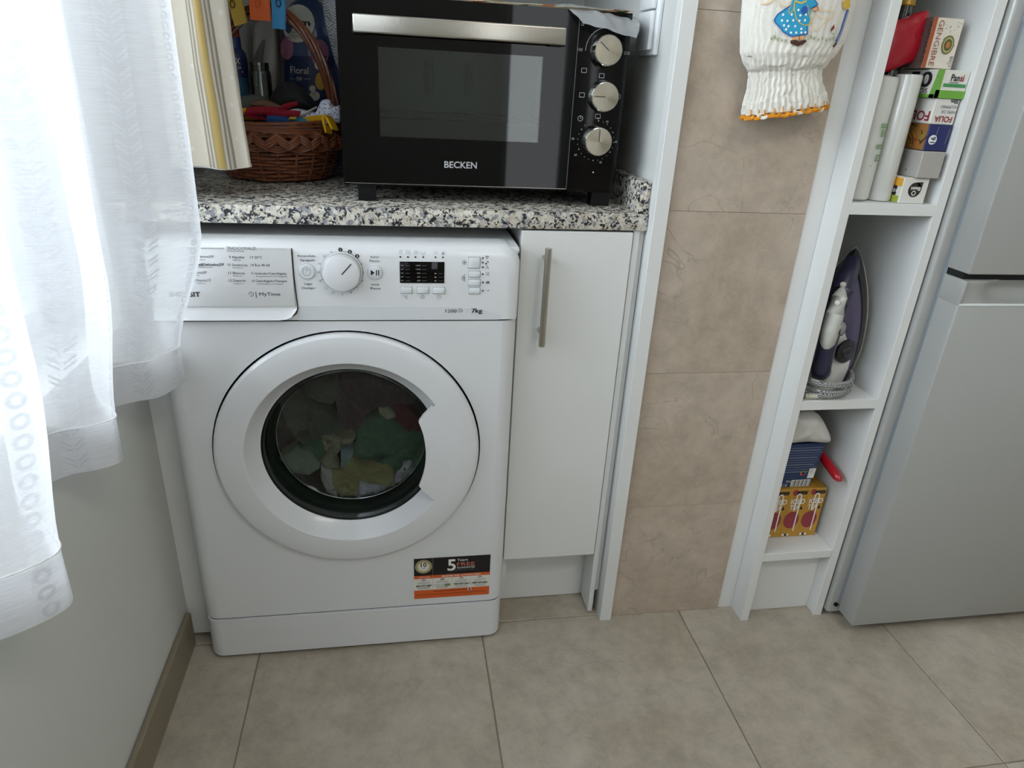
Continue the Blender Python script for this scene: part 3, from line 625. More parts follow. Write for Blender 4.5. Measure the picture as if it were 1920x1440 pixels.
for i, (cx, tx) in enumerate(((0.125, '800 972 089'), (0.37, '0 825 08 10 10'), (0.62, '700 829 263'), (0.87, '0800 229 3636'))):
    S.text(INK if i != 1 else INKSOFT, tx, wS*cx, hS*0.30, hS*0.045, wS*0.2, k=5, al='c', bold=i != 1); S.rect(INK, wS*(cx-0.03), hS*0.45, wS*(cx+0.03), hS*0.465, 3)
    S.poly(ORG, [(wS*(cx-0.02), hS*0.505), (wS*(cx+0.02), hS*0.505), (wS*cx, hS*0.48)], 4)
    for zz in (0.405, 0.375, 0.265, 0.24): S.rect(INKSOFT, wS*(cx-0.08), hS*zz, wS*(cx+0.08), hS*(zz+0.01), 3)
S.rect(mat('ink_green', '#6c8a63', 0.6), wS*0.40, hS*0.295, wS*0.475, hS*0.345, 6)
S.rect(mat('ink_dark_orange', '#8d3b10', 0.6), wS*0.03, hS*0.085, wS*0.95, hS*0.10, 4); S.rect(_M['ink_dark_orange'], wS*0.25, hS*0.155, wS*0.70, hS*0.175, 4); S.rect(SW, wS*0.71, hS*0.14, wS*0.76, hS*0.20, 4); S.rect(INK, wS*0.723, hS*0.15, wS*0.75, hS*0.19, 5)
S.build('guarantee_sticker', W)
S = None

# ------------------------------------------------------------------ cushion solid used for cloth, bags and soft goods
def smooth_outline(P, n=64, sharp=False):
    P = [Vector(p) for p in P]; L = len(P); out = []
    if sharp:
        per = [(P[(i+1) % L]-P[i]).length for i in range(L)]; tot = sum(per)
        for i in range(L):
            k = max(1, round(n*per[i]/tot))
            for j in range(k): out.append(P[i].lerp(P[(i+1) % L], j/k))
        return out
    m = max(2, n//L)
    for i in range(L):
        a, b, c, d = P[i-1], P[i], P[(i+1) % L], P[(i+2) % L]
        for j in range(m):
            t = j/m; out.append(0.5*((2*b)+(c-a)*t+(2*a-5*b+4*c-d)*t*t+(3*b-a-3*c+d)*t*t*t))
    return out
def cushion(b, pts, h, back=0.01, amp=0.0, fs=30, rings=9, seed=0, power=0.5, sharp=False, n=64, dirn=(0, -1, 0), pe=2):
    dirn = Vector(dirn); o = smooth_outline(pts, n, sharp); c = sum(o, Vector())/len(o); prev = None
    bk = [b.bm.verts.new(p-dirn*back) for p in o]
    for k in range(rings+1):
        t = (math.cos(k/rings*PI/2) if pe == 2 else 1-(k/rings)**1.2) if k < rings else 0
        if k == rings: vs = [b.bm.verts.new(c+dirn*(h+amp*noise.noise(c*fs+Vector((seed, 0, 0)))))]
        else:
            vs = []
            for p in o:
                q = c+(p-c)*t; d = h*(1-t**pe)**power
                q2 = q+dirn*(d+amp*(1-t**3)*(noise.noise(q*fs+Vector((seed, seed*1.7, 0)))+0.5*noise.noise(q*fs*2.3+Vector((seed, 3, 1)))))
                vs.append(b.bm.verts.new(q2))
        m = len(o)
        if prev is None:
            for i in range(m): b.face([bk[i], bk[(i+1) % m], vs[(i+1) % m], vs[i]], True)
        elif len(vs) == 1:
            for i in range(m): b.face([prev[i], prev[(i+1) % m], vs[0]], True)
        else:
            for i in range(m): b.face([prev[i], prev[(i+1) % m], vs[(i+1) % m], vs[i]], True)
        prev = vs
    b.face(bk[::-1])
    return b
# laundry behind the glass
def g6(x, y): return 480+x/4.8, 680+y/4.8
def garment(name, label, m, pts, y, h=0.02, amp=0.012, seed=0, fs=28, cat='garment'):
    y = 0.100+(y-0.072)*0.9; name = {'glove': 'towel', 'waistband': 'shirt_collar'}.get(name, name)
    P = [PY(*g6(*p), y) for p in pts]; cc_ = sum(P, Vector())/len(P); P = [cc_+(p-cc_)*1.10 for p in P]; b = MB(m); cushion(b, P, h, 0.03, amp*2.0, fs*1.6, 22, seed, 0.6, True, 120, pe=5)
    o = b.build(name, None, 70); tag(o, label, cat, 'clothes in the washing machine drum'); return o
k_dg = m_knit('towel_dark_green', '#5f9a80'); k_gr = m_knit('cloth_grey_green', '#7b8a82'); k_sage = m_knit('towel_sage', '#a9c4b4'); k_ol = m_knit('towel_olive', '#cfc68a'); k_cr = m_knit('cloth_cream', '#e0dcc0')
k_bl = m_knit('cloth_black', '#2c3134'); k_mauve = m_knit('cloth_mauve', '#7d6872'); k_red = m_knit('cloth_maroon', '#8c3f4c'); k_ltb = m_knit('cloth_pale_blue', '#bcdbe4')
k_st = m_stripes('cloth_blue_striped', '#4d476a', '#e0daea', 150, 0.7); k_st2 = m_stripes('cloth_navy_lace', '#4a4a58', '#d0cec4', 210, 0.2)
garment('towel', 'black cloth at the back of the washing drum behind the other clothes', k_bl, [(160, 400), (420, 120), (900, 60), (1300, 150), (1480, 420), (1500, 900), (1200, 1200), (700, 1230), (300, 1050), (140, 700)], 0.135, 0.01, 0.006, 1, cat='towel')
garment('sock', 'grey folded garment with a pale hem at the top of the drum glass', k_gr, [(440, 270), (520, 180), (700, 140), (750, 230), (690, 350), (560, 330)], 0.098, 0.018, 0.006, 2)
garment('sweater', 'mauve brown ribbed sweater at the top middle of the drum glass', k_mauve, [(740, 330), (800, 130), (1100, 130), (1330, 230), (1400, 350), (1200, 340), (1000, 420), (900, 640), (780, 520)], 0.104, 0.02, 0.016, 3, 40)
garment('shirt', 'maroon cloth at the right edge of the drum glass', k_red, [(1230, 400), (1350, 370), (1470, 520), (1480, 640), (1380, 620), (1260, 500)], 0.098, 0.015, 0.006, 4)
garment('waistband', 'pale ring shaped collar beside the maroon cloth in the drum', k_cr, [(1105, 400), (1160, 380), (1240, 430), (1250, 480), (1180, 500), (1120, 460)], 0.088, 0.010, 0.002, 5)
garment('trousers', 'grey green cloth draped across the left of the drum glass', k_gr, [(230, 340), (350, 300), (560, 380), (760, 540), (760, 620), (700, 660), (420, 700), (300, 560)], 0.092, 0.02, 0.014, 6)
garment('towel', 'folded dark green towel at the right of the drum glass', k_dg, [(930, 620), (990, 520), (1130, 470), (1320, 590), (1330, 720), (1240, 800), (900, 830)], 0.085, 0.018, 0.008, 7, cat='towel')
garment('towel', 'large dark green towel under the folded one in the drum', k_dg, [(890, 840), (1240, 810), (1330, 600), (1500, 640), (1510, 880), (1400, 990), (1200, 930), (1000, 900)], 0.090, 0.018, 0.010, 8, cat='towel')
garment('cloth', 'dark green cloth left of the cream knit in the drum', k_dg, [(390, 740), (590, 660), (640, 740), (600, 880), (520, 870)], 0.082, 0.012, 0.008, 9)
garment('glove', 'sage green towel corner at the lower left of the drum glass', k_sage, [(230, 850), (370, 765), (470, 790), (560, 880), (560, 940), (480, 990), (320, 975)], 0.078, 0.016, 0.007, 10)
garment('knit_scarf', 'cream and grey crinkled knit in the middle of the drum glass', k_cr, [(600, 670), (700, 650), (760, 690), (750, 780), (700, 850), (740, 930), (660, 930), (590, 870), (640, 780)], 0.074, 0.016, 0.012, 11, 60)
garment('knit_scarf', 'small cream knit bundle above the pale blue cloth in the drum', k_cr, [(760, 650), (840, 635), (890, 670), (850, 715), (780, 710)], 0.072, 0.014, 0.006, 12, 60)
garment('cloth', 'pale blue cloth wedge in the middle of the drum glass', k_ltb, [(765, 765), (880, 790), (840, 890), (770, 950)], 0.076, 0.010, 0.004, 13)
garment('towel', 'olive towel with a frayed edge at the bottom of the drum glass', k_ol, [(800, 960), (880, 840), (950, 890), (1130, 890), (1220, 940), (1230, 1090), (1100, 1060), (900, 1030)], 0.074, 0.016, 0.008, 14, cat='towel')
garment('towel', 'olive towel fold at the bottom beside the navy lace cloth', k_ol, [(690, 960), (800, 980), (920, 1040), (915, 1180), (760, 1180), (700, 1080)], 0.076, 0.012, 0.008, 15, cat='towel')
garment('cloth', 'navy cloth with white lace pattern at the bottom of the drum', k_st2, [(590, 930), (690, 970), (730, 1100), (730, 1190), (640, 1150), (590, 1040)], 0.080, 0.012, 0.006, 16)
garment('shirt', 'blue striped shirt at the lower right of the drum glass', k_st, [(1230, 1080), (1290, 920), (1400, 870), (1420, 960), (1300, 1060)], 0.078, 0.010, 0.006, 17)
garment('shirt', 'blue crumpled striped shirt along the bottom of the drum', k_st, [(910, 1190), (940, 1050), (1080, 1060), (1200, 1100), (1080, 1170)], 0.078, 0.012, 0.008, 18)

# ------------------------------------------------------------------ worktop, base cabinet
t = thing('countertop', 'speckled grey granite worktop above the washing machine', 'countertop', (0.4, 0.3, 0.874))
part('slab', t, GRANITE, lambda b: b.box(XL+0.001, 0.8245, 0.045, 0.638, 0.874, 0.903, 0.0015, 2))
part('upstand', t, GRANITE, lambda b: b.box(0.806, 0.8255, 0.052, 0.638, 0.903, 0.957, 0.0015, 2), label='granite upstand along the right wall')
t = thing('base_cabinet', 'narrow white base cabinet with long steel bar handle beside the washing machine', 'cabinet', (0.71, 0.3, 0))
YD = 0.045
part('carcass', t, WHITE, lambda b: (b.box(0.603, 0.612, 0.068, 0.60, 0.10, 0.873), b.box(0.603, 0.80, 0.068, 0.60, 0.172, 0.19), b.box(0.603, 0.80, 0.58, 0.60, 0.10, 0.873)))
dd = part('door', t, WHITE, lambda b: b.box(0.601, 0.8005, YD, YD+0.018, 0.170, 0.8705, 0.0008, 1))
def _h(b):
    hp = [PY(1028, 466, YD-0.030), PY(1016.5, 649, YD-0.030)]
    x = (hp[0].x+hp[1].x)/2
    b.cyl((x, YD-0.030, hp[0].z), (x, YD-0.030, hp[1].z), 0.006, 20)
    for z in (hp[0].z-0.022, hp[1].z+0.022): b.cyl((x, YD-0.03, z), (x, YD+0.001, z), 0.0045, 12)
part('handle', dd, STEEL, _h, label='brushed steel bar handle')
part('side_panel', t, WHITE, lambda b: b.box(0.8035, 0.8145, YD+0.006, 0.60, 0.004, 0.873, 0.0006, 1))
part('filler_strip', t, WHITE, lambda b: b.box(0.8150, 0.8245, YD+0.012, 0.20, 0.060, 0.873))
part('plinth', t, WHITE, lambda b: b.box(0.603, 0.8030, 0.114, 0.130, 0.002, 0.168))

# ------------------------------------------------------------------ shelf unit
t = thing('shelf_unit', 'tall narrow white open shelf unit between tiled wall and fridge', 'shelf unit', (1.25, 0.12, 0))
for x0, x1 in ((1.150, 1.168), (1.3325, 1.3515)): part('side_panel', t, WHITE, lambda b: b.box(x0, x1, -0.012, 0.32, 0.0, 2.2, 0.0006, 1))
part('back_panel', t, WHITE, lambda b: b.box(1.168, 1.3325, 0.310, 0.318, 0.0, 2.2))
part('plinth', t, WHITE, lambda b: b.box(1.1682, 1.3322, 0.019, 0.034, 0.001, 0.168))
for z in (0.168, 0.539, 0.921, 1.33): part('shelf', t, WHITE, lambda b: b.box(1.1682, 1.3322, -0.012, 0.310, z, z+0.020, 0.0006, 1))

# ------------------------------------------------------------------ fridge
F = thing('refrigerator', 'silver white two door refrigerator at the right edge', 'refrigerator', (1.65, 0.25, 0))
fx = 1.376
part('body', F, FRIDGE, lambda b: b.box(1.3565, 1.950, -0.022, 0.60, 0.018, 1.75, 0.006, 3, lambda c, d: abs(d.z) > 1e-4))
part('cabinet_seal', F, mat('fridge_seal', '#7d858c', 0.6), lambda b: b.box(fx+0.004, 1.93, -0.032, -0.02, 0.040, 1.73))
for sx_ in (1.40, 1.90):
    for sy_ in (0.03, 0.55): part('foot', F, BLACK, lambda b: b.cyl((sx_, sy_, 0), (sx_, sy_, 0.02), 0.015, 12))
def ldoor(b):
    y0 = -0.083; y1 = -0.030; z0 = 0.030; zt_ = 0.823; zg = 0.780
    # outer slab up to the grip, then cheek and scooped grip
    b.box(fx, 1.95, y0, y1, z0, zg, 0.003, 2)
    b.box(fx, fx+0.006, y0, y1, zg-0.003, zt_, 0.0015, 2)
    def fn(i, j):
        x = fx+0.005+(1.95-fx-0.005)*i; z = zg-0.001+(zt_-zg+0.001)*j
        e = min(1.0, max(0.0, (x-fx-0.03)/0.06)); e = e*e*(3-2*e)
        dep = (0.002+0.024*e)*(0.35+0.65*(1-(2*j-1)**2)) if j < 1 else (0.002+0.010*e)
        if j == 0: dep = 0.001
        return Vector((x, y0+0.002+dep, z))
    b.grid(fn, 40, 12); b.box(fx+0.005, 1.95, y1-0.012, y1, zg-0.002, zt_, 0.001)
    def fn2(i, j):
        p = fn(i, 1.0); return Vector((p.x, p.y+(y1-p.y)*j, p.z))
    b.grid(fn2, 40, 2)
ld = part('lower_door', F, FRIDGE, ldoor, 40)
part('grip_edge', ld, mat('grip_trim', '#d5d9da', 0.25), lambda b: b.box(fx+0.001, 1.95, -0.0838, -0.078, 0.7775, 0.7810, 0.0008, 2))
ud = part('upper_door', F, FRIDGE, lambda b: b.box(fx-0.001, 1.95, -0.084, -0.030, 0.8345, 1.70, 0.004, 2))
part('door_gasket', F, DARK, lambda b: b.box(fx+0.004, 1.94, -0.070, -0.03, 0.822, 0.836))
part('hinge_cap', F, BLACK, lambda b: b.cyl((1.372, -0.026, 0.040), (1.372, -0.0185, 0.040), 0.005, 12))

# ------------------------------------------------------------------ mini oven
OX0, OX1, OY, OZ0, OZ1 = 0.303, 0.7735, 0.100, 0.930, 1.214
sxp = lambda u, v: PY(u, v, OY-0.001)
T = thing('toaster_oven', 'black countertop mini oven with steel bar handle and three knobs', 'oven', (0.54, 0.25, 0.903))
TB = thing
def obody(b):
    b.box(OX0, OX1, OY+0.012, OY+0.34, OZ0, OZ0+0.012); b.box(OX0, OX1, OY+0.012, OY+0.34, OZ1-0.012, OZ1)
    b.box(OX0, OX0+0.012, OY+0.012, OY+0.34, OZ0, OZ1); b.box(OX0, OX1, OY+0.33, OY+0.34, OZ0, OZ1); b.box(0.690, OX1, OY+0.012, OY+0.34, OZ0, OZ1)
part('body', T, BLACK, obody)
part('cavity', T, mat('oven_cavity', '#8a8f8c', 0.4, metal=0.6), lambda b: (b.box(OX0+0.012, 0.688, OY+0.30, OY+0.31, OZ0+0.012, OZ1-0.012), b.box(OX0+0.012, 0.688, OY+0.02, OY+0.30, OZ0+0.012, OZ0+0.018), b.box(0.680, 0.688, OY+0.02, OY+0.30, OZ0+0.012, OZ1-0.012), b.box(OX0+0.013, OX0+0.02, OY+0.02, OY+0.30, OZ0+0.012, OZ1-0.012)))
def rack(b):
    z = 1.035
    b.tube([(0.32, OY+0.05, z), (0.675, OY+0.05, z), (0.675, OY+0.28, z), (0.32, OY+0.28, z)], 0.0022, 6, True)
    for k in range(18): x = 0.335+k*0.0195; b.tube([(x, OY+0.05, z), (x, OY+0.28, z)], 0.0013, 5)
    for zz in (1.00, 1.06, 1.10, 1.14): b.tube([(0.672, OY+0.03, zz), (0.672, OY+0.28, zz)], 0.0018, 5)
    for x in (0.45, 0.455, 0.46, 0.465, 0.53, 0.535, 0.54, 0.545): b.tube([(x, OY+0.295, 1.07), (x, OY+0.295, 1.13)], 0.001, 4)
part('wire_rack', T, CHROME, rack)
a = sxp(709, 88); c = sxp(1020, 106); e = sxp(712, 256); f_ = sxp(1008, 268)
wx0, wx1, wz0, wz1 = (a.x+e.x)/2, (c.x+f_.x)/2, (e.z+f_.z)/2, (a.z+c.z)/2
dx0, dx1 = OX0, sxp(1066, 300).x
def odoor(b):
    y0, y1 = OY, OY+0.012
    b.box(dx0, wx0, y0, y1, OZ0+0.004, OZ1); b.box(wx1, dx1-0.0008, y0, y1, OZ0+0.004, OZ1); b.box(wx0, wx1, y0, y1, OZ0+0.004, wz0); b.box(wx0, wx1, y0, y1, wz1, OZ1)
do = part('door', T, BLACKG, odoor)
part('window', do, m_glass('oven_window_glass', (0.55, 0.60, 0.58, 1), 0.03), lambda b: b.box(wx0, wx1, OY+0.0004, OY+0.005, wz0, wz1))
a = PY(660, 24, OY-0.03); c = PY(1060, 86, OY-0.03); hz1 = PY(660, 24, OY-0.03).z; hz0 = PY(660, 60, OY-0.03).z
hb = part('handle', do, STEEL, lambda b: b.box(a.x, c.x, OY-0.032, OY-0.022, hz0, hz1, 0.0025, 3), label='flat brushed steel handle')
part('handle_mount', hb, BLACK, lambda b: b.box(a.x-0.002, a.x+0.02, OY-0.0215, OY, hz0-0.001, hz1+0.001)); part('handle_mount', hb, BLACK, lambda b: b.box(c.x-0.02, c.x+0.002, OY-0.0215, OY, hz0-0.001, hz1+0.001))
part('lower_trim', do, STEEL, lambda b: b.box(OX0+0.002, dx1, OY-0.0006, OY+0.002, OZ0+0.0040, OZ0+0.0048))
part('door_edge', do, mat('edge_grey', '#5a5b5e', 0.3, metal=0.5), lambda b: b.box(dx1-0.0006, dx1+0.0004, OY-0.0005, OY+0.002, OZ0+0.004, OZ1-0.006))
cpn = part('control_panel', T, mat('black_panel_satin', '#030304', 0.12, spec=0.25), lambda b: b.box(dx1+0.0008, OX1, OY, OY+0.012, OZ0, OZ1, 0.001))
part('foot', T, BLACK, lambda b: b.box(0.325, 0.355, OY+0.012, OY+0.04, 0.9032, OZ0)); part('foot', T, BLACK, lambda b: b.box(0.738, 0.772, OY+0.018, OY+0.045, 0.9032, OZ0))
part('foot', T, BLACK, lambda b: b.box(0.325, 0.355, OY+0.30, OY+0.33, 0.9032, OZ0)); part('foot', T, BLACK, lambda b: b.box(0.738, 0.772, OY+0.30, OY+0.33, 0.9032, OZ0))
PO = Print((0, OY-0.0002, 0), (1, 0, 0), (0, 0, 1), 0.0003)
def ot(s, u0, u1, vb, hpx, m=INKW, bold=False):
    A = PY(u0, vb, OY); B = PY(u1, vb, OY); Cc = PY(u0, vb-hpx, OY); PO.text(m, s, A.x, A.z, Cc.z-A.z, B.x-A.x, bold=bold)
ot('BECKEN', 833, 894, 314, 12, mat('ink_silver', '#a9a9ad', 0.4), True)
PO.build('printed_logo', do)
PO = Print((0, OY-0.0002, 0), (1, 0, 0), (0, 0, 1), 0.0003); IG = mat('ink_panel_grey', '#9b9ba0', 0.5)
kcs = [PY(1135, 95, OY), PY(1129, 181, OY), PY(1117, 264, OY)]
k0 = kcs[0]; kr = 0.0255
PO.ring(IG, k0.x, k0.z, 0.0335, 0.0009, 1, 1.1, 3.2)
PO.text(IG, '100', k0.x-0.047, k0.z-0.003, 0.0045); PO.text(IG, '150', k0.x-0.022, k0.z+0.036, 0.0042); PO.text(IG, '200', k0.x+0.016, k0.z+0.034, 0.0042); PO.text(IG, '230', k0.x+0.032, k0.z-0.004, 0.0045)
PO.text(IG, '°C', k0.x-0.036, k0.z+0.040, 0.005); PO.ring(IG, k0.x-0.042, k0.z+0.036, 0.0018, 0.0008); PO.line(IG, [(k0.x-0.042, k0.z+0.038), (k0.x-0.042, k0.z+0.047)], 0.0012)
def ricon(x, z, s=0.0042):
    for p0, p1 in (((-1, -0.8), (1, -0.8)), ((1, -0.8), (1, 0.8)), ((1, 0.8), (-1, 0.8)), ((-1, 0.8), (-1, -0.8))): PO.line(IG, [(x+p0[0]*s, z+p0[1]*s), (x+p1[0]*s, z+p1[1]*s)], 0.0008)
k1 = kcs[1]
for (u, v) in ((1095, 132), (1128, 142), (1091, 178), (1158, 181), (1121, 218)): p = PY(u, v, OY); ricon(p.x, p.z)
p = PY(1088, 222, OY); PO.ring(IG, p.x, p.z, 0.0042, 0.0008); PO.line(IG, [(p.x, p.z+0.003), (p.x, p.z), (p.x+0.002, p.z)], 0.0007)
k2 = kcs[2]
for i in range(22):
    a_ = PI/2-0.05-i*2*PI/24; rr_ = 0.0325
    PO.disc(IG, k2.x+rr_*math.cos(a_), k2.z+rr_*math.sin(a_), 0.0007 if i % 4 else 0.0011, 1, 8)
for s_, dx_, dz_ in (('0', 0.0, 0.0345), ('15', 0.017, 0.03), ('30', 0.036, -0.002), ('45', 0.012, -0.037), ('60', -0.034, -0.026), ('90', -0.041, 0.0)): PO.text(IG, s_, k2.x+dx_, k2.z+dz_, 0.0036, al='c')
p = PY(1111, 323, OY); PO.disc(INKW, p.x+0.001, p.z, 0.0012)
PO.build('printed_legend', cpn)['kind'] = 'stuff'
SKN = mat('spun_steel', '#c4bda9', 0.22, metal=1.0)
def spun():
    m, nt, b = newmat('spun_steel_radial'); tc = N(nt, 'ShaderNodeTexCoord'); b.inputs['Metallic'].default_value = 1; b.inputs['Roughness'].default_value = 0.28
    b.inputs['Anisotropic'].default_value = 0.85; tg = N(nt, 'ShaderNodeTangent', direction_type='RADIAL', axis='Y'); nt.links.new(tg.outputs[0], b.inputs['Tangent']); b.inputs['Base Color'].default_value = srgb('#a8a293'); b.inputs['Anisotropic Rotation'].default_value = 0.0
    return m
SPUN = spun()
for i, (kc_, nm) in enumerate(zip(kcs, ('temperature', 'function', 'timer'))):
    k = bpy.data.objects.new('knob', None)
    bmx = MB(CHROME); bmx.lathe((0, 0, 0), (0, -1, 0), [(kr, -0.001), (kr, 0.002), (kr-0.001, 0.004), (kr-0.0015, 0.018), (kr-0.003, 0.020), (kr-0.004, 0.0202)], 64)
    ob = bmx.build('knob'); ob.parent = cpn; ob.location = Vector((kc_.x, OY, kc_.z))-Vector(T.location)
    fb = MB(SPUN); fb.lathe((0, 0, 0), (0, -1, 0), [(kr-0.004, 0.0202), (0.012, 0.0203), (0, 0.0204)], 64); fo = fb.build('knob_face'); fo.parent = ob
    a_ = (0, PI/2, 0)[i]
    ln = MB(INK); d_ = Vector((math.sin((-0.9, -PI/2, 0.0)[i]), 0, math.cos((-0.9, -PI/2, 0.0)[i])))
    s_ = Vector((d_.z, 0, -d_.x))*0.0006; q0 = Vector((0, -0.0207, 0)); ln.poly([q0-s_, q0+s_, q0+s_+d_*0.019, q0-s_+d_*0.019]); lo = ln.build('pointer'); lo.parent = ob
    # sub-part depth: thing > part(control_panel) > sub-part(knob) ; face and pointer are joined below
    for ch in (fo, lo):
        me = ch.data
    bm2 = bmesh.new(); bm2.from_mesh(ob.data); n0 = len(ob.data.materials)
    for ch in (fo, lo):
        ob.data.materials.append(ch.data.materials[0]); idx = len(ob.data.materials)-1
        st = len(bm2.faces); bm2.from_mesh(ch.data); bm2.faces.ensure_lookup_table()
        for f in bm2.faces[st:]: f.material_index = idx
    bm2.to_mesh(ob.data); bm2.free(); bpy.data.objects.remove(fo); bpy.data.objects.remove(lo); bpy.data.objects.remove(k)

# cloth and plastic on top of the oven
m, nt, b = newmat('floral_cloth'); tc = N(nt, 'ShaderNodeTexCoord'); v = N(nt, 'ShaderNodeTexVoronoi', i_Scale=45.0); n = N(nt, 'ShaderNodeTexNoise', i_Scale=70.0); nt.links.new(tc.outputs['Object'], v.inputs['Vector']); nt.links.new(tc.outputs['Object'], n.inputs['Vector'])
s = N(nt, 'ShaderNodeSeparateColor'); nt.links.new(v.outputs['Color'], s.inputs[0])
col = ramp(nt, s.outputs[0], [(0, '#e8e0cc'), (0.6, '#e6dcc2'), (0.72, '#c8773a'), (0.82, '#3f6d52'), (0.92, '#d9a95c')], 'CONSTANT'); nt.links.new(col, b.inputs['Base Color']); b.inputs['Roughness'].default_value = 0.9
def tcloth(b):
    def fn(i, j):
        x = 0.50+0.275*i; y = OY-0.006+0.30*j; z = OZ1+0.0045+0.002*noise.noise(Vector((x*30, y*30, 0)))
        if j < 0.05: z -= 0.0030*(1-j/0.05)
        return Vector((x, y, z))
    b.grid(fn, 50, 30)
    bmesh.ops.solidify(b.bm, geom=b.bm.faces[:], thickness=0.002)
o = part('floral_cloth', None, _M['floral_cloth'], tcloth); tag(o, 'floral patterned cloth lying on top of the black mini oven', 'cloth')
PL = m_glass('clear_plastic', (0.80, 0.83, 0.86, 1), 0.05, 0.18)
nt = PL.node_tree; 
plm, nt, b = newmat('milky_plastic'); b.inputs['Base Color'].default_value = srgb('#e8ebec'); b.inputs['Roughness'].default_value = 0.25; b.inputs['Alpha'].default_value = 0.72; nz_ = N(nt, 'ShaderNodeTexNoise', i_Scale=55.0, i_Distortion=2.0); bq_ = N(nt, 'ShaderNodeBump', i_Strength=0.7, i_Distance=0.004); nt.links.new(nz_.outputs['Fac'], bq_.inputs['Height']); nt.links.new(bq_.outputs[0], b.inputs['Normal']); b.inputs['Coat Weight'].default_value = 0.4
def bag(b):
    A = [PY(1060, 4, OY-0.005), PY(1130, 2, OY-0.01), PY(1185, 22, OY+0.0), PY(1203, 40, OY-0.004), PY(1192, 71, OY-0.012), PY(1140, 58, OY-0.022), PY(1093, 42, OY-0.024), PY(1092, 24, OY-0.018)]
    n = 6
    def fn(i, j):
        # rows from the oven top edge (j=0) down to the free edge (j=1)
        top = [Vector((0.66, OY+0.10, OZ1+0.009)), Vector((0.72, OY+0.10, OZ1+0.010)), Vector((0.80, OY+0.10, OZ1-0.002))]
        mid = [PY(1045, -6, OY-0.010), PY(1140, -8, OY-0.030), PY(1212, 22, OY-0.012)]
        bot = [PY(1094, 44, OY-0.022), PY(1140, 56, OY-0.030), PY(1193, 72, OY-0.024)]
        def cv(P, t): return P[0]*(1-t)**2+2*P[1]*t*(1-t)+P[2]*t*t
        p = cv(top, i)*(1-j)**2+2*cv(mid, i)*j*(1-j)+cv(bot, i)*j*j
        return p+Vector((0, -0.004*noise.noise(p*70), 0.003*noise.noise(p*60+Vector((5, 0, 0)))))
    b.grid(fn, 36, 30); bmesh.ops.solidify(b.bm, geom=b.bm.faces[:], thickness=0.0008)
o = part('plastic_bag', None, plm, bag, 80); tag(o, 'clear crinkled plastic sheet draped over the top right corner of the mini oven', 'plastic sheet')
# light switch on the right niche wall
t = thing('light_switch', 'white rocker light switch on the wall right of the mini oven', 'switch', (0.82, 0.14, 1.2))
part('plate', t, WF, lambda b: b.box(0.817, 0.826, 0.103, 0.186, 1.155, 1.250, 0.003, 3)); part('rocker', t, WF, lambda b: b.box(0.808, 0.817, 0.112, 0.177, 1.163, 1.222, 0.003, 2)); part('rocker', t, WF, lambda b: b.box(0.808, 0.817, 0.112, 0.177, 1.224, 1.247, 0.003, 2))

# ------------------------------------------------------------------ sheer window curtain
def catmull(P, n):
    out = []; P = [Vector(p) for p in P]
    Q = [P[0]*2-P[1]]+P+[P[-1]*2-P[-2]]
    for i in range(1, len(Q)-2):
        a, b, c, d = Q[i-1:i+3]
        for j in range(n):
            t = j/n; out.append(0.5*((2*b)+(c-a)*t+(2*a-5*b+4*c-d)*t*t+(3*b-a-3*c+d)*t*t*t))
    out.append(P[-1]); return out
PB = [(0.030, -0.018), (0.044, -0.026), (0.040, -0.045), (0.022, -0.086), (-0.010, -0.100), (-0.036, -0.120), (-0.038, -0.160), (-0.012, -0.215), (0.024, -0.258), (0.029, -0.280), (0.007, -0.299), (-0.020, -0.310), (-0.038, -0.335), (-0.034, -0.385), (0.000, -0.455), (0.055, -0.515), (0.074, -0.540), (0.066, -0.560), (0.032, -0.588), (-0.010, -0.61), (-0.036, -0.64), (-0.02, -0.72), (0.05, -0.80), (0.07, -0.83), (0.03, -0.86), (-0.03, -0.90), (-0.02, -0.98), (0.05, -1.06), (0.03, -1.11), (-0.03, -1.15), (-0.02, -1.24), (0.05, -1.32), (0.0, -1.38), (-0.03, -1.45), (0.02, -1.55), (0.05, -1.62), (-0.02, -1.72)]
PT = [(0.086, -0.018), (0.100, -0.024), (0.090, -0.040), (0.060, -0.080), (0.020, -0.095), (-0.015, -0.115), (-0.020, -0.155), (0.012, -0.215), (0.048, -0.255), (0.055, -0.278), (0.035, -0.297), (0.000, -0.308), (-0.026, -0.330), (-0.024, -0.380), (0.010, -0.445), (0.070, -0.505), (0.090, -0.530), (0.082, -0.552), (0.045, -0.582), (0.0, -0.605), (-0.030, -0.64), (-0.015, -0.71), (0.055, -0.79), (0.078, -0.82), (0.035, -0.85), (-0.02, -0.89), (-0.015, -0.97), (0.06, -1.05), (0.035, -1.10), (-0.02, -1.14), (-0.015, -1.23), (0.055, -1.31), (0.0, -1.37), (-0.02, -1.44), (0.025, -1.54), (0.055, -1.61), (-0.02, -1.71)]
cb = catmull([(x, y, 0) for x, y in PB], 8); ct = catmull([(x, y, 0) for x, y in PT], 8)
arc = [0.0]
for a, b in zip(cb, cb[1:]): arc.append(arc[-1]+(b-a).length)
def arc_at(ix): return arc[int(round(ix*8))]
CURTAIN_BANDS = [(arc_at(1.9), 0.006, 0.0125, False), (arc_at(3.45), 0.013, 0.022, True), (arc_at(8.75), 0.006, 0.0125, False), (arc_at(10.6), 0.013, 0.022, True), (arc_at(17.0), 0.010, 0.019, False), (arc_at(19.5), 0.013, 0.022, True), (arc_at(23), 0.01, 0.019, False), (arc_at(27), 0.013, 0.022, True), (arc_at(31), 0.01, 0.019, False)]
SHEER = m_cloth_sheer()
ZB, ZT = 0.630, 2.20
ncol = len(cb)-1; NR = 44
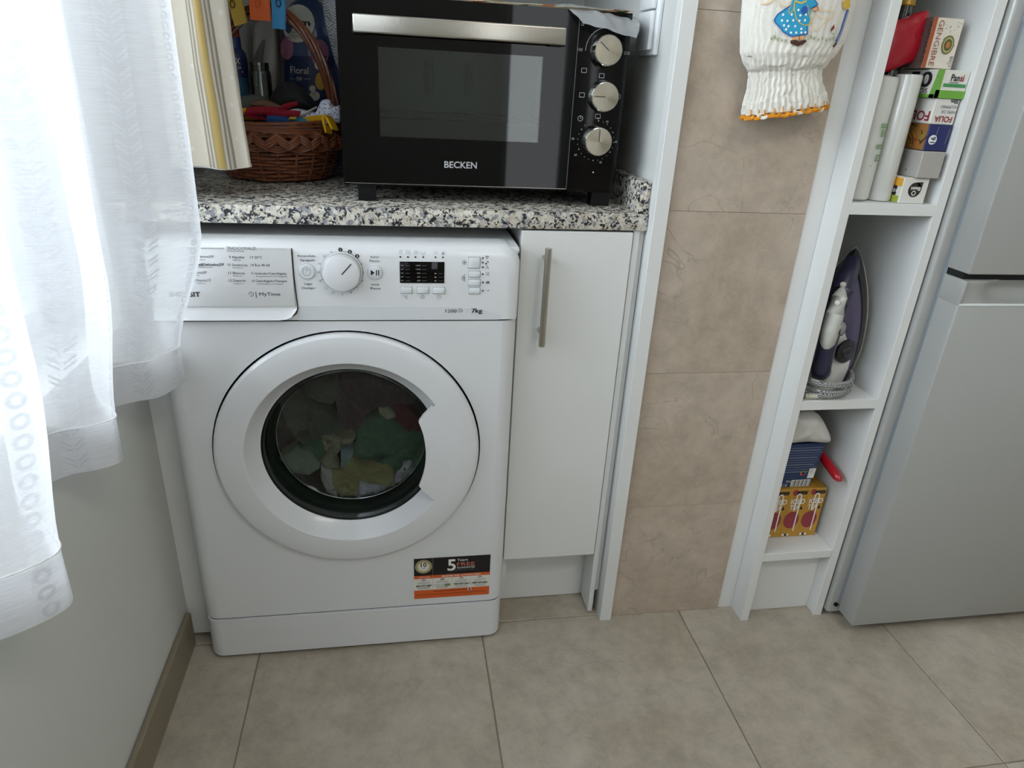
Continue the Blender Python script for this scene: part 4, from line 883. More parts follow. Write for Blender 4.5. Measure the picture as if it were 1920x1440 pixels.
zs = [ZB+0.062*k/5 for k in range(6)]+[ZB+0.062+(ZT-ZB-0.062)*((k/(NR-5))**1.15) for k in range(1, NR-4)]
def cpos(i, z, off=0.0):
    t = (z-ZB-0.05)/(0.2); t = min(1, max(0, t)); t = t*t*(3-2*t)
    p = cb[i].lerp(ct[i], t)
    w_ = 0.003*noise.noise(Vector((arc[i]*9, z*5, 2)))
    return Vector((max(XL+0.004, p.x+w_+off), p.y+w_, z+(0.004*noise.noise(Vector((arc[i]*8, 0, 5))) if z < ZB+0.07 else 0)))
cu = MB(SHEER); cu.uv = cu.bm.loops.layers.uv.new('UVMap')
vg = [[cu.bm.verts.new(cpos(i, z)) for z in zs] for i in range(ncol+1)]
for i in range(ncol):
    for j in range(len(zs)-1):
        f = cu.face([vg[i][j], vg[i+1][j], vg[i+1][j+1], vg[i][j+1]], True)
        for l, (a, b) in zip(f.loops, ((i, j), (i+1, j), (i+1, j+1), (i, j+1))): l[cu.uv].uv = (arc[a], zs[b]-ZB)
cu.m = [SHEER]
CT = thing('sheer_curtain', 'white sheer window curtain with embroidered bands on the left', 'curtain', (0, -0.8, 0.63))
cu.build('fabric', CT, 180)
HEMM = mat('hem_cloth', '#e4e4e4', 0.9)
hm = MB(HEMM); hm.uv = hm.bm.loops.layers.uv.new('UVMap'); hz = [ZB-0.0005+0.0615*k/5 for k in range(6)]
hm.use(SHEER)
hg = [[hm.bm.verts.new(cpos(i, z, -0.0018)) for z in hz] for i in range(ncol+1)]
for i in range(ncol):
    for j in range(5):
        f = hm.face([hg[i][j], hg[i+1][j], hg[i+1][j+1], hg[i][j+1]], True)
        for l in f.loops: l[hm.uv].uv = (9.0, 0.01)
hm.build('hem', CT, 180)
part('hem_seam', CT, HEMM, lambda b: b.tube([cpos(i, ZB+0.062, 0.0006) for i in range(ncol+1)], 0.0009, 5))
part('rod', CT, mat('curtain_rod_white', '#dddddd', 0.4), lambda b: b.cyl((0.01, -1.85, 2.21), (0.01, 0.06, 2.21), 0.010, 16))

# ------------------------------------------------------------------ striped niche curtain
SAT = m_satin()
SC_T = thing('striped_curtain', 'beige satin curtain with gold and grey stripes hanging in front of the wicker basket', 'curtain', (0.11, 0.09, 0.95))
sT = [(0.02, 0.150), (0.040, 0.110), (0.062, 0.105), (0.082, 0.100), (0.098, 0.088), (0.112, 0.084), (0.124, 0.090), (0.136, 0.104), (0.142, 0.118), (0.134, 0.128)]
sBt = [(0.02, 0.150), (0.045, 0.105), (0.066, 0.098), (0.088, 0.094), (0.106, 0.088), (0.124, 0.086), (0.138, 0.090), (0.149, 0.098), (0.155, 0.108), (0.147, 0.124)]
c0 = catmull([(x, y, 0) for x, y in sT], 6); c1 = catmull([(x, y, 0) for x, y in sBt], 6); sn = len(c0)-1
def scp(i, v):
    k = i*sn; a = int(min(sn-1, math.floor(k))); f_ = k-a; t = max(0.0, min(1.0, 1-v*1.0)); z = 0.9530+1.0*v
    tt = max(0, 1-v*3.6)**1.3
    P0 = c0[a].lerp(c0[a+1], f_); P1 = c1[a].lerp(c1[a+1], f_); p = P0.lerp(P1, tt)
    return Vector((p.x+0.0012*noise.noise(Vector((i*9, z*14, 0))), p.y+0.004*math.sin(i*16+z*3)*(1 if i < 0.85 else 0), z+0.001*math.sin(i*9)*(1-min(1, v*20))))
scb = MB(SAT); scb.grid(scp, 60, 40, lambda i, v: (0.08+i*0.84, v*6)); scb.build('fabric', SC_T, 180)
part('lining', SC_T, HEMM, lambda b: b.grid(lambda i, j: scp(i*0.92, 0)+Vector((0, 0.004, -0.008*j*(1-i*0.5)+0.004)), 40, 3), 180)
part('rod', SC_T, _M['curtain_rod_white'], lambda b: b.cyl((-0.05, 0.11, 1.955), (0.82, 0.11, 1.955), 0.006, 12))

# ------------------------------------------------------------------ things in the niche behind the basket
ZC = 0.903
def PC(u, v, y, r=0): return PY(u, v, y)
# softener bottle
yb = 0.588; SO = thing('softener_bottle', 'blue fabric softener bottle with a round white label behind the wicker basket', 'bottle', (0.30, yb, ZC))
BLUEB = mat('bottle_blue', '#34496f', 0.3, coat=0.4); 
bx0, bx1 = PY(524, 60, yb-0.035).x, PY(632, 60, yb-0.035).x
sof = lambda b: b.lathe(((bx0+bx1)/2, yb, ZC), (0, 0, 1), [(0.0, 0.0005), (0.93, 0.0005), (0.98, 0.01), (1.0, 0.03), (1.0, 0.26), (0.93, 0.30), (0.6, 0.325), (0.33, 0.335), (0.33, 0.35)], 48, ref=(1, 0, 0))
bS = MB(BLUEB); sof(bS); hw_ = (bx1-bx0)/2
for v in bS.bm.verts: v.co.x = (bx0+bx1)/2+(v.co.x-(bx0+bx1)/2)*hw_; v.co.y = yb+(v.co.y-yb)*0.04
bS.build('body', SO, 60)
part('cap', SO, mat('cap_blue', '#24386e', 0.35), lambda b: b.lathe(((bx0+bx1)/2, yb, ZC), (0, 0, 1), [(0.030, 0.35), (0.030, 0.40), (0.026, 0.405), (0, 0.405)], 32))
cxS = (bx0+bx1)/2; L = Print((0, 0, 0), (1, 0, 0), (0, 0, 1), 0.0005)
def cS(a, b, k): t_ = max(-0.97, min(0.97, (a-cxS)/hw_)); return Vector((a, yb-0.04*math.sqrt(1-t_*t_)-0.0006-k, b))
L.curve = cS
def lq(u, v): p = PY(u, v, yb-0.038); return p.x, p.z
LW = mat('label_white', '#c9c7bd', 0.5); LN = mat('label_navy', '#1b2850', 0.4); LP = mat('label_pink', '#a06a82', 0.5); LY = mat('label_yellow', '#c99a3a', 0.5)
a_, b_ = lq(558, 44); 
def sdisc(m, u, v, ru, rv, k=1, n=20):
    L.b.use(m); c_ = lq(u, v); prev = None
    q = [lq(u+ru*math.cos(i*2*PI/n), v+rv*math.sin(i*2*PI/n)) for i in range(n)]
    for i in range(n): L.b.poly([L.P(c_[0], c_[1], k), L.P(*q[i], k), L.P(*q[(i+1) % n], k)])
L.b.use(LN)
for i in range(10):
    u0, u1 = 530+i*9.6, 530+(i+1)*9.6; L.b.poly([L.P(*lq(u0, 205), 0.4), L.P(*lq(u1, 205), 0.4), L.P(*lq(u1, 105), 0.4), L.P(*lq(u0, 105), 0.4)])
sdisc(LP, 536, 90, 14, 22, 0.7); sdisc(LP, 600, 100, 16, 26, 0.7)
sdisc(LW, 558, 44, 32, 36, 1.2)
def lt(s, u0, u1, v, h, m, bold=False):
    p0 = lq(u0, v); p1 = lq(u1, v); p2 = lq(u0, v-h); L.text(m, s, p0[0], p0[1], p2[1]-p0[1], p1[0]-p0[0], k=2, bold=bold)
lt('mm', 540, 582, 46, 12, INK, True); lt('SUAVIZANTE', 543, 573, 62, 5, INK); lt('CONCENTRADO', 541, 575, 69, 5, INK); L.line(INK, [lq(549, 71.5), lq(566, 71.5)], 0.0008, 2)
lt('Floral', 544, 579, 137, 13, LW); sdisc(LN, 561, 148, 7, 7, 1.5); lt('59', 556, 566, 151, 7, LW); L.line(LW, [lq(543, 148), lq(553, 148)], 0.0006, 2); L.line(LW, [lq(569, 148), lq(583, 148)], 0.0006, 2)
sdisc(LW, 598, 122, 8, 9, 0.9); sdisc(LY, 602, 152, 11, 17, 1.0); sdisc(LW, 607, 132, 9, 6, 1.1); sdisc(LW, 586, 166, 6, 6, 0.9); sdisc(LW, 590, 180, 10, 9, 1.0); sdisc(LY, 589, 176, 3, 3, 1.4)
L.build('front_label', SO)
# light grey detergent jug with a handle opening
yj = 0.590; J = thing('detergent_jug', 'pale grey detergent jug with a moulded handle behind the glass jar', 'jug', (0.17, yj, ZC))
JG = mat('jug_grey', '#7e7e79', 0.4)
ja = [(476, 330), (475, 230), (475, 150), (475, 80), (478, 48), (500, 38), (514, 44), (519, 100), (522, 250), (522, 330)]
jp = [PY(u, v, yj-0.03) for u, v in ja]; jb = MB(JG)
zmin = min(p.z for p in jp); jp = [Vector((p.x, p.y, ZC+0.006+(p.z-zmin)*((max(q.z for q in jp)-ZC)/(max(q.z for q in jp)-zmin)))) for p in jp]
cushion(jb, jp, 0.008, 0.05, 0, rings=8, power=0.4, n=70); [setattr(v.co, 'z', max(v.co.z, ZC+0.0006)) for v in jb.bm.verts]; jb.build('body', J, 60)
cxj = (jp[4].x+jp[6].x)/2; ztop = max(p.z for p in jp)
part('cap', J, mat('cap_grey', '#77776f', 0.4), lambda b: b.lathe((cxj, yj, ztop-0.01), (0, 0, 1), [(0.026, 0), (0.026, 0.05), (0.022, 0.055), (0, 0.055)], 32))
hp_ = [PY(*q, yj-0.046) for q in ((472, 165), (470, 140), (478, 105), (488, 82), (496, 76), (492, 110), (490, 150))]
part('handle_shade_patch', J, mat('jug_shade', '#4d4d4b', 0.6), lambda b: cushion(b, hp_, 0.002, 0.004, 0, rings=4, n=42))  # shade of the handle opening, drawn as a darker patch
# blue cleaner bottle with orange red cap
yk = 0.56; K = thing('cleaner_bottle', 'navy cleaner bottle with a dull red cap beside the striped curtain', 'bottle', (0.08, yk, ZC))
xk0, xk1 = PY(417, 150, yk-0.03).x, PY(462, 150, yk-0.03).x; ck = (xk0+xk1)/2; rk = (xk1-xk0)/2
zk = lambda v: PY(440, v, yk-0.02).z-ZC
part('body', K, mat('bottle_navy', '#27345f', 0.35), lambda b: b.lathe((ck, yk, ZC), (0, 0, 1), [(0, 0.001), (rk*0.95, 0.001), (rk, 0.01), (rk, zk(112)), (rk*0.9, zk(98)), (rk*0.62, zk(90)), (rk*0.60, zk(68))], 36))
part('cap', K, mat('cap_orange_red', '#8f3d24', 0.4), lambda b: b.lathe((ck-0.002, yk, ZC), (0, 0, 1), [(rk*0.64, zk(68)), (rk*0.66, zk(30)), (rk*0.55, zk(10)), (rk*0.4, zk(5)), (0, zk(4))], 32))
Lk = Print((0, 0, 0), (1, 0, 0), (0, 0, 1), 0.0004); Lk.curve = lambda a, b, k: Vector((ck+rk*math.sin(a), yk-rk*math.cos(a)-0.0004-k, ZC+b))
for i in range(12):
    a0 = -1.2+i*0.2; Lk.rect(mat('label_teal', '#2c5b70', 0.4), a0, 0.06, a0+0.2, zk(145), 1)
V_ = text_mesh('MÁX', True)
Lk.text(LW, 'MÁX', 0.0, zk(120), 0.012, 1.25, k=2, al='c', bold=True); Lk.text(LW, 'EFICÁCIA', 0.0, zk(129), 0.006, 1.35, k=2, al='c'); Lk.rect(LW, -0.4, zk(135), 0.75, zk(133), 2)
Lk.build('front_label', K)
# glass jar standing in the basket
BCX, BCY = 0.157, 0.388
JR = m_glass('jar_glass', (0.86, 0.90, 0.89, 1), 0.03, 0.04)
zj = lambda v: PY(485, v, 0.42).z
xj0, xj1 = PY(466, 150, 0.42).x, PY(508, 150, 0.42).x; rj = (xj1-xj0)/2; cj = (xj0+xj1)/2
jr = MB(JR); jr.lathe((cj, 0.425, 0), (0, 0, 1), [(0, 0.965), (rj*0.9, 0.965), (rj, 0.975), (rj, zj(140)), (rj*0.94, zj(133)), (rj*0.86, zj(131)), (rj*0.86, zj(129)), (rj*0.90, zj(127.5)), (rj*0.86, zj(126)), (rj*0.90, zj(123.5)), (rj*0.86, zj(122)), (rj*0.88, zj(117)), (rj*0.82, zj(117)), (rj*0.82, zj(132)), (rj*0.94, zj(142)), (rj*0.95, 0.98), (0, 0.972)], 40)
tag(jr.build('glass_jar'), 'empty clear glass jar with a threaded neck standing in the basket', 'jar')
# white mesh bag hanging at the oven side
m, nt, b = newmat('mesh_bag'); tc = N(nt, 'ShaderNodeTexCoord'); ck_ = N(nt, 'ShaderNodeTexChecker', i_Scale=420.0); nt.links.new(tc.outputs['Object'], ck_.inputs[0]); ck_.inputs[1].default_value = srgb('#c9cdd2'); ck_.inputs[2].default_value = srgb('#5b5f66'); nt.links.new(ck_.outputs[0], b.inputs['Base Color']); b.inputs['Roughness'].default_value = 0.8
P_ = [PY(u, v, 0.47) for u, v in ((604, -30), (640, -30), (660, 60), (660, 135), (634, 128), (616, 70), (606, 20))]
mb_ = MB(_M['mesh_bag']); cushion(mb_, P_, 0.012, 0.01, 0.008, 60, 8, 3)
tag(mb_.build('mesh_bag'), 'white net bag hanging between the softener bottle and the mini oven', 'bag')

# ------------------------------------------------------------------ wicker basket
WK = mat('wicker', '#74422a', 0.28, bump=0.5, bscale=250, var=0.3, vscale=50, coat=0.3); WKD = mat('wicker_dark', '#5a3019', 0.45, var=0.3, vscale=60)
B = thing('wicker_basket', 'brown wicker basket with arched handle full of clothes pegs beside the oven', 'basket', (BCX, BCY, ZC))
RX0, RY0, RX1, RY1 = 0.092, 0.100, 0.128, 0.136
def bR(z): t = max(0, min(1, (z-ZC)/0.075)); t = t**0.7; return RX0+(RX1-RX0)*t, RY0+(RY1-RY0)*t
def bp(th, z, off=0): rx, ry = bR(z); return Vector((BCX+(rx+off)*math.cos(th), BCY+(ry+off)*math.sin(th), z))
part('base', B, WKD, lambda b: b.lathe((BCX, BCY, ZC), (0, 0, 1), [(0, 0.002), (0.095, 0.002), (0.095, 0.006), (0, 0.006)], 40))
NS = 22
for k in range(NS):
    th = k*2*PI/NS; part('stake', B, WK, lambda b: b.tube([bp(th, ZC+0.004+0.072*j/6) for j in range(7)], 0.0030, 6))
for r_ in range(9):
    z = ZC+0.007+r_*0.0068
    part('weaver', B, WK, lambda b: b.tube([bp(th, z+0.0012*math.sin(th*5+r_), 0.0036*math.cos(th*NS/2+(r_ % 2)*PI)) for th in [q*2*PI/132 for q in range(132)]], 0.0029, 6, True))
def rimz(th): return 0.004*math.cos(th)   # the rim dips toward the handle side
for g in range(3):
    for st in range(3):
        def fn(b):
            pts = []
            for q in range(200):
                th = q*2*PI/200; ph = 7*th+g*2*PI/3
                z = 0.981+0.0135*math.sin(ph)+(st-1)*0.0056*(1-0.25*abs(math.sin(ph))); off = 0.006+0.0075*math.cos(2*ph)
                rx, ry = RX1+off, RY1+off; pts.append(Vector((BCX+rx*math.cos(th), BCY+ry*math.sin(th), z)))
            b.tube(pts, 0.0030, 6, True)
        part('braid_strand', B, WK, fn)
for k in range(4):
    part('rim_strand', B, WK, lambda b: b.tube([Vector((BCX+(RX1+0.004-k*0.001+0.003*math.sin(3*th+k))*math.cos(th), BCY+(RY1+0.004+0.003*math.sin(3*th+k))*math.sin(th), 0.9985+k*0.0048+0.003*math.sin(2*th+k*0.8))) for th in [q*2*PI/120 for q in range(120)]], 0.0030, 6, True))
HA, HB = 0.116, 0.208
for k in range(6):
    def fn(b):
        pts = []; rr_ = []
        for q in range(64):
            a = -0.06+(PI+0.12)*q/63; ph = k*2*PI/6+a*2.6; o1 = 0.0075*math.cos(ph); o2 = 0.0075*math.sin(ph)
            c_, s_ = math.cos(a), math.sin(a); pts.append(Vector((BCX+(HA+o1)*c_, BCY+o2, 0.995+(HB+o1)*s_)))
        b.tube(pts, 0.0036, 6)
    part('handle_strand', B, WK, fn)
# clothes pegs
def peg(label, m, c, d, up, L_=0.055, wd=0.012, grp=None, gap=0.006):
    t = thing('clothes_peg', label, 'clothes peg', c, grp)
    d = Vector(d).normalized(); up = Vector(up); up = (up-d*up.dot(d)).normalized(); s_ = d.cross(up); c = Vector(c)
    for sg in (-1, 1):
        def fn(b):
            prof = [(-0.5, 0.0006), (-0.40, 0.0005), (0.05, 0.0035), (0.5, gap), (0.5, gap+0.0035), (0.1, 0.0085), (-0.2, 0.0075), (-0.5, 0.0035)]
            b.prism([c+d*(x*L_)+up*(sg*h)-s_*wd/2 for x, h in prof], s_*wd)
        part('arm', t, m, fn)
    part('spring', t, STEEL, lambda b: b.cyl(c-s_*(wd/2+0.001), c+s_*(wd/2+0.001), 0.0032, 12))
    return t
YEL = mat('peg_yellow', '#d9a516', 0.4); REDP = mat('peg_red', '#a01f33', 0.4); BLU = mat('peg_blue', '#25589c', 0.4); TEAL = mat('peg_teal', '#1f7f9f', 0.4); ORP = mat('peg_orange', '#d8642a', 0.5); CYAN = mat('peg_sky_blue', '#2f86bf', 0.5); MUS = mat('peg_mustard', '#b8993a', 0.5)
def bpx(u, v, y): return PY(u, v, y)
peg('long dark red clothes peg lying left in the basket', REDP, bpx(492, 212, 0.335), (1, -0.1, -0.02), (0, -0.5, 1), 0.060, 0.020)
peg('red clothes peg lying across the middle of the basket', REDP, bpx(532, 217, 0.325), (1, -0.1, -0.05), (0, -0.5, 1), 0.062, 0.014)
peg('red clothes peg pointing up in front of the black pouch', REDP, bpx(542, 203, 0.350), (1, 0, 0.18), (0, -0.5, 1), 0.036, 0.010)
peg('yellow clothes peg at the far left of the basket', YEL, bpx(458, 213, 0.350), (1, 0.2, 0), (0, -0.5, 1), 0.045, 0.012)
peg('blue clothes peg under the red ones in the basket', BLU, bpx(526, 228, 0.318), (1, 0, -0.15), (0, -0.5, 1), 0.050, 0.014)
peg('ochre clothes peg between the dark blue and the teal one', MUS, bpx(546, 230, 0.312), (0.4, -1, 0.1), (0, 0, 1), 0.036, 0.012)
peg('teal blue clothes peg near the front rim of the basket', TEAL, bpx(566, 232, 0.308), (1, -0.3, -0.1), (0, -0.5, 1), 0.040, 0.010)
peg('bright yellow clothes peg lying along the front rim of the basket', YEL, bpx(590, 228, 0.305), (1, -0.2, 0.08), (0, -0.7, 1), 0.045, 0.013)
peg('bright yellow clothes peg hanging over the right rim of the basket', YEL, bpx(617, 232, 0.290), (0.25, -0.3, -0.7), (1, -0.6, 0.1), 0.030, 0.018)
# soft goods in the basket
def soft(name, label, cat, m, pts, y, h, amp=0.004, seed=0, back=0.03, fs=40, **k):
    P = [PY(u, v, y) for u, v in pts]; b = MB(m); cushion(b, P, h, back, amp, fs, 9, seed, 0.5, **k); return tag(b.build(name, None, 60), label, cat)
soft('pouch', 'dark rounded pouch in the basket under the softener bottle', 'pouch', mat('charcoal_cloth', '#1c1d20', 0.8), [(505, 200), (512, 172), (528, 156), (548, 155), (565, 168), (585, 188), (590, 205), (550, 210)], 0.40, 0.02, 0.002, 1)
soft('cloth_bundle', 'grey green cloth bundle beside the glass jar in the basket', 'cloth', mat('grey_green_cloth', '#4c524b', 0.9), [(446, 184), (475, 178), (500, 186), (498, 208), (470, 214), (446, 208)], 0.39, 0.015, 0.004, 2)
soft('leather_strap', 'brown curled strap lying over the red clothes pegs', 'strap', mat('brown_leather', '#6b4f3c', 0.6), [(470, 192), (490, 186), (512, 192), (527, 200), (526, 210), (508, 206), (490, 198), (472, 198)], 0.355, 0.008, 0.001, 3, 0.008)
m, nt, b = newmat('lace'); tc = N(nt, 'ShaderNodeTexCoord'); vo = N(nt, 'ShaderNodeTexVoronoi', i_Scale=260.0); nt.links.new(tc.outputs['Object'], vo.inputs['Vector']); nt.links.new(ramp(nt, vo.outputs['Distance'], [(0.25, '#5c5c70'), (0.4, '#dcdcea')]), b.inputs['Base Color'])
soft('lace_ribbon', 'white and grey patterned lace roll at the right of the basket', 'ribbon', _M['lace'], [(590, 218), (597, 200), (604, 188), (618, 188), (626, 200), (637, 200), (637, 230), (622, 226), (600, 226)], 0.325, 0.012, 0.003, 4, 0.02)
soft('lace_cloth', 'grey speckled lace scrap in the middle of the basket', 'cloth', _M['lace'], [(540, 212), (552, 204), (575, 208), (592, 212), (590, 222), (566, 226), (550, 222)], 0.345, 0.008, 0.003, 5, 0.02)
t = MB(mat('cream_plastic', '#b9b6a8', 0.4)); t.tube([PY(562, 218, 0.325), PY(578, 209, 0.335), PY(594, 201, 0.345)], 0.002, 8); tag(t.build('knitting_stick'), 'thin pale stick lying across the basket beside the lace roll', 'stick')
# three wide pegs clipped to the top of the basket handle
def wide(label, m, c4, y, th=0.007, slot=True):
    q = [PY(u, v, y) for u, v in c4]; t = thing('wide_clip', label, 'clip', (q[0].x, y, q[0].z), None)
    def fn(b): b.prism(q, (0, -th*0.4, 0))
    part('jaw', t, m, fn); part('jaw', t, m, lambda b: b.prism([p+Vector((0.0015, th*0.25, 0.001)) for p in q], (0, th*0.5, 0)))
    return t, q
for lab, m_, q4_ in (('mustard yellow flat clip hanging on the basket handle', MUS, [(422, -14), (447, -22), (462, 43), (441, 50)]), ('wide orange flat clip hanging on the basket handle', ORP, [(465, -20), (502, -20), (507, 40), (470, 37)]), ('sky blue flat clip hanging on the basket handle', CYAN, [(508, -20), (534, -20), (534, 56), (511, 53)])):
    t, q = wide(lab, m_, q4_, BCY-0.035)
    c_ = (q[0]+q[1])/2+Vector((0, -0.005, -0.012))
    part('ring', t, DARK if m_ is not ORP else ORP, lambda b: b.tube([c_+Vector((0.004*math.cos(k*PI/8)-0.0, -0.001, 0.006*math.sin(k*PI/8)-0.010)) for k in range(16)], 0.0008, 5, True))

# ------------------------------------------------------------------ carrier bag holder hanging on the tiled wall
BH = thing('bag_holder', 'white gathered fabric bag dispenser with embroidered figure and orange crochet edge on the tiled wall', 'bag holder', (1.0, 0.0, 1.07))
LIN = mat('cotton_white', '#e2dfd6', 0.9, bump=0.5, bscale=700, sheen=0.3)
# (z, cx, a, y centre, b, pleat)
KEYS = [(1.560, 1.005, 0.055, 0.005, 0.026, 0.03), (1.50, 1.005, 0.080, 0.000, 0.032, 0.02), (1.36, 1.005, 0.094, -0.003, 0.036, 0.01), (1.24, 1.002, 0.092, -0.003, 0.036, 0.01), (1.190, 1.003, 0.087, -0.003, 0.036, 0.012), (1.166, 1.001, 0.078, -0.003, 0.035, 0.03), (1.150, 1.002, 0.067, -0.001, 0.031, 0.05), (1.141, 1.004, 0.058, 0.002, 0.026, 0.06), (1.130, 1.006, 0.058, 0.003, 0.026, 0.07), (1.114, 1.010, 0.062, 0.003, 0.027, 0.07), (1.098, 1.014, 0.068, 0.003, 0.028, 0.06), (1.084, 1.018, 0.071, 0.004, 0.028, 0.05)]
def bhk(s):
    k = s*(len(KEYS)-1); i = min(len(KEYS)-2, int(k)); f_ = k-i; f_ = f_*f_*(3-2*f_) if False else f_
    return [x+(y-x)*f_ for x, y in zip(KEYS[i], KEYS[i+1])]
def bhp(th, s):
    z, cx, a, cy, b_, pl = bhk(s); nz = noise.noise(Vector((math.cos(th)*4, math.sin(th)*4, s*16))); w_ = 1+pl*0.55*math.sin(th*44+2.2*nz+0.6*math.sin(s*60))+pl*0.45*math.sin(th*13+3*nz)+(0.006*math.sin(z*520+nz*2) if z < 1.150 else 0)
    tilt = (0.16*(math.cos(th)*a)+0.0)*max(0, min(1, (1.19-z)/0.08))
    zz = z+tilt+(0.004*noise.noise(Vector((th*3, s*18, 0))) if z < 1.16 else 0)
    yb_ = cy+b_*w_*math.sin(th)
    return Vector((cx+a*w_*math.cos(th), min(yb_, 0.0325), zz))
bh = MB(LIN); bh.grid(lambda i, j: bhp(i*2*PI, j), 400, 110)
bmesh.ops.remove_doubles(bh.bm, verts=bh.bm.verts[:], dist=0.00001)
bh.build('fabric', BH, 180)
part('hanging_loop', BH, LIN, lambda b: b.tube([(1.005, 0.02, 1.555), (0.99, 0.024, 1.60), (1.005, 0.026, 1.62), (1.02, 0.024, 1.60), (1.005, 0.02, 1.555)], 0.003, 6))
CRO = mat('crochet_orange', '#d98d1e', 0.85, bump=0.6, bscale=500, var=0.3, vscale=90); CRW = mat('crochet_white', '#e6e0d0', 0.9, bump=0.6, bscale=500)
for k in range(36):
    th0 = k*2*PI/36
    c_ = bhp(th0+0.12, 1.0); ns = noise.noise(Vector((k*0.9, 3, 1)))
    part('crochet_scallop', BH, CRO if k % 9 not in (0, 4) else CRW, lambda b: (b.tube([c_+Vector((0.0085*math.cos(q)*math.sin(th0+0.12)*-1, 0.0085*math.cos(q)*0.35*math.cos(th0), -0.0045*abs(math.sin(q))-0.001)) for q in [PI*j/8 for j in range(9)]], 0.0029, 6)))
for k in range(14):
    th0 = -PI+0.25+k*0.21; c_ = bhp(th0, 1.0)
    part('crochet_stitch', BH, CRO, lambda b: b.tube([bhp(th0, 1.0)+Vector((0, -0.001, 0)), bhp(th0, 0.955)+Vector((0, -0.001, 0))], 0.0009, 5))
EM = Print((0, 0, 0), (1, 0, 0), (0, 0, 1), 0.0005)
def bhs(z):
    zz = [k[0] for k in KEYS]
    for i in range(len(zz)-1):
        if zz[i] >= z >= zz[i+1]: return (i+(zz[i]-z)/(zz[i]-zz[i+1]))/(len(zz)-1)
    return 1.0
def emc(a, b, k):
    s_ = bhs(b); z, cx, aa, cy, bb_, pl = bhk(s_); t_ = max(-0.995, min(0.995, (a-cx)/(aa*1.0))); return Vector((a, cy-bb_*(1.012)*math.sqrt(1-t_*t_)-0.0012-k, b))
EM.curve = emc
def e7(x, y): p = PY(1360+x/6, y/6, -0.028); return (p.x, p.z)
def epoly(m, pts, k=1):
    q = [e7(*p) for p in pts]; bmx = bmesh.new(); vs = [bmx.verts.new((x, z, 0)) for x, z in q]; bmx.faces.new(vs)
    bmesh.ops.triangulate(bmx, faces=bmx.faces[:]); bmesh.ops.subdivide_edges(bmx, edges=bmx.edges[:], cuts=2, use_grid_fill=True); bmesh.ops.triangulate(bmx, faces=bmx.faces[:])
    EM.b.use(m)
    for f in bmx.faces: EM.b.poly([EM.P(v.co.x, v.co.y, k) for v in f.verts])
    bmx.free()
def eline(m, pts, t, k=2):
    q = [e7(*p) for p in pts]; r_ = []
    for a, b in zip(q, q[1:]):
        for j in range(3): r_.append((a[0]+(b[0]-a[0])*j/3, a[1]+(b[1]-a[1])*j/3))
    r_.append(q[-1]); EM.line(m, r_, t, k)
EB = mat('thread_sky', '#2b9cc4', 0.8); ENV = mat('thread_blue', '#2858a8', 0.8); EY = mat('thread_yellow', '#d9b54a', 0.8); ESK = mat('thread_skin', '#d9a578', 0.8); EBR = mat('thread_brown', '#4a2a20', 0.8); EG = mat('thread_green', '#8a9a62', 0.8); EPC = mat('thread_peach', '#e6c79a', 0.8); ERD = mat('thread_red', '#7d2f28', 0.8); EW = mat('thread_white', '#f0f0f0', 0.8)
epoly(EB, [(525, 230), (560, 165), (640, 105), (700, 60), (720, -40), (880, -40), (900, 60), (905, 150), (900, 240), (868, 300), (868, 390), (800, 398), (700, 415), (610, 360), (590, 320), (545, 270)])
eline(ENV, [(700, 60), (640, 105), (560, 165), (525, 230), (545, 270), (590, 320), (610, 360), (700, 415), (800, 398), (868, 390), (868, 300)], 0.0016)
epoly(EB, [(860, -30), (930, -20), (985, 60), (900, 105), (870, 60)]); eline(ENV, [(930, -20), (985, 60), (900, 105)], 0.0012)
epoly(ESK, [(930, 100), (980, 75), (990, 110), (960, 135), (925, 130)], 2); eline(EBR, [(930, 100), (980, 75), (990, 110), (960, 135), (925, 130)], 0.0006, 3)
eline(EY, [(735, 20), (730, 110), (745, 210), (790, 270), (850, 295), (900, 270), (905, 220), (880, 150), (870, 60)], 0.0011); eline(EY, [(700, 60), (665, 130), (680, 160), (720, 120), (730, 40)], 0.0010); eline(EY, [(740, 20), (800, 45), (860, 20)], 0.0022)
q = e7(835, 120); EM.disc(ENV, q[0], q[1], 0.0052, 3, 14)
for (x, y) in [(612, 170), (600, 235), (655, 240), (715, 235), (700, 170), (665, 300), (640, 335), (735, 300), (690, 372), (745, 372), (800, 330), (800, 372), (845, 370), (840, 235), (790, 180), (850, 172), (780, 240), (620, 290), (770, 120)]:
    q = e7(x, y); EM.disc(EW, q[0], q[1], 0.0017, 3, 10)
epoly(ESK, [(700, 415), (840, 400), (835, 450), (705, 455)], 1); epoly(EBR, [(685, 460), (740, 450), (780, 470), (850, 448), (862, 470), (820, 505), (760, 522), (690, 495)], 2); eline(EBR, [(785, 395), (780, 455)], 0.0008)
for (x, y, s_) in [(500, 440, 1), (530, 430, 1.2), (560, 450, 1), (600, 460, 0.8), (640, 465, 0.8), (880, 440, 1), (910, 430, 1.3), (950, 440, 1), (1000, 450, 0.8), (1050, 440, 1), (1100, 460, 1), (1150, 450, 1), (1190, 440, 1.1)]:
    for d in (-1, 0, 1): eline(EG, [(x, y+15), (x+d*14, y-26*s_)], 0.0006, 1)
    if s_ > 1.05: eline(EG, [(x, y+15), (x+10, y-60*s_)], 0.0005, 1)
eline(EPC, [(990, 100), (1040, 130), (1100, 125), (1170, 130), (1170, 200), (1100, 230), (1050, 280), (1010, 340), (940, 350), (930, 260), (960, 180), (990, 100)], 0.0014); eline(EPC, [(960, 180), (1040, 210), (1100, 230)], 0.0010)
eline(EPC, [(410, 40), (470, 40), (530, -10)], 0.002); eline(EPC, [(560, -30), (580, 60), (660, 80), (710, 0)], 0.0014)
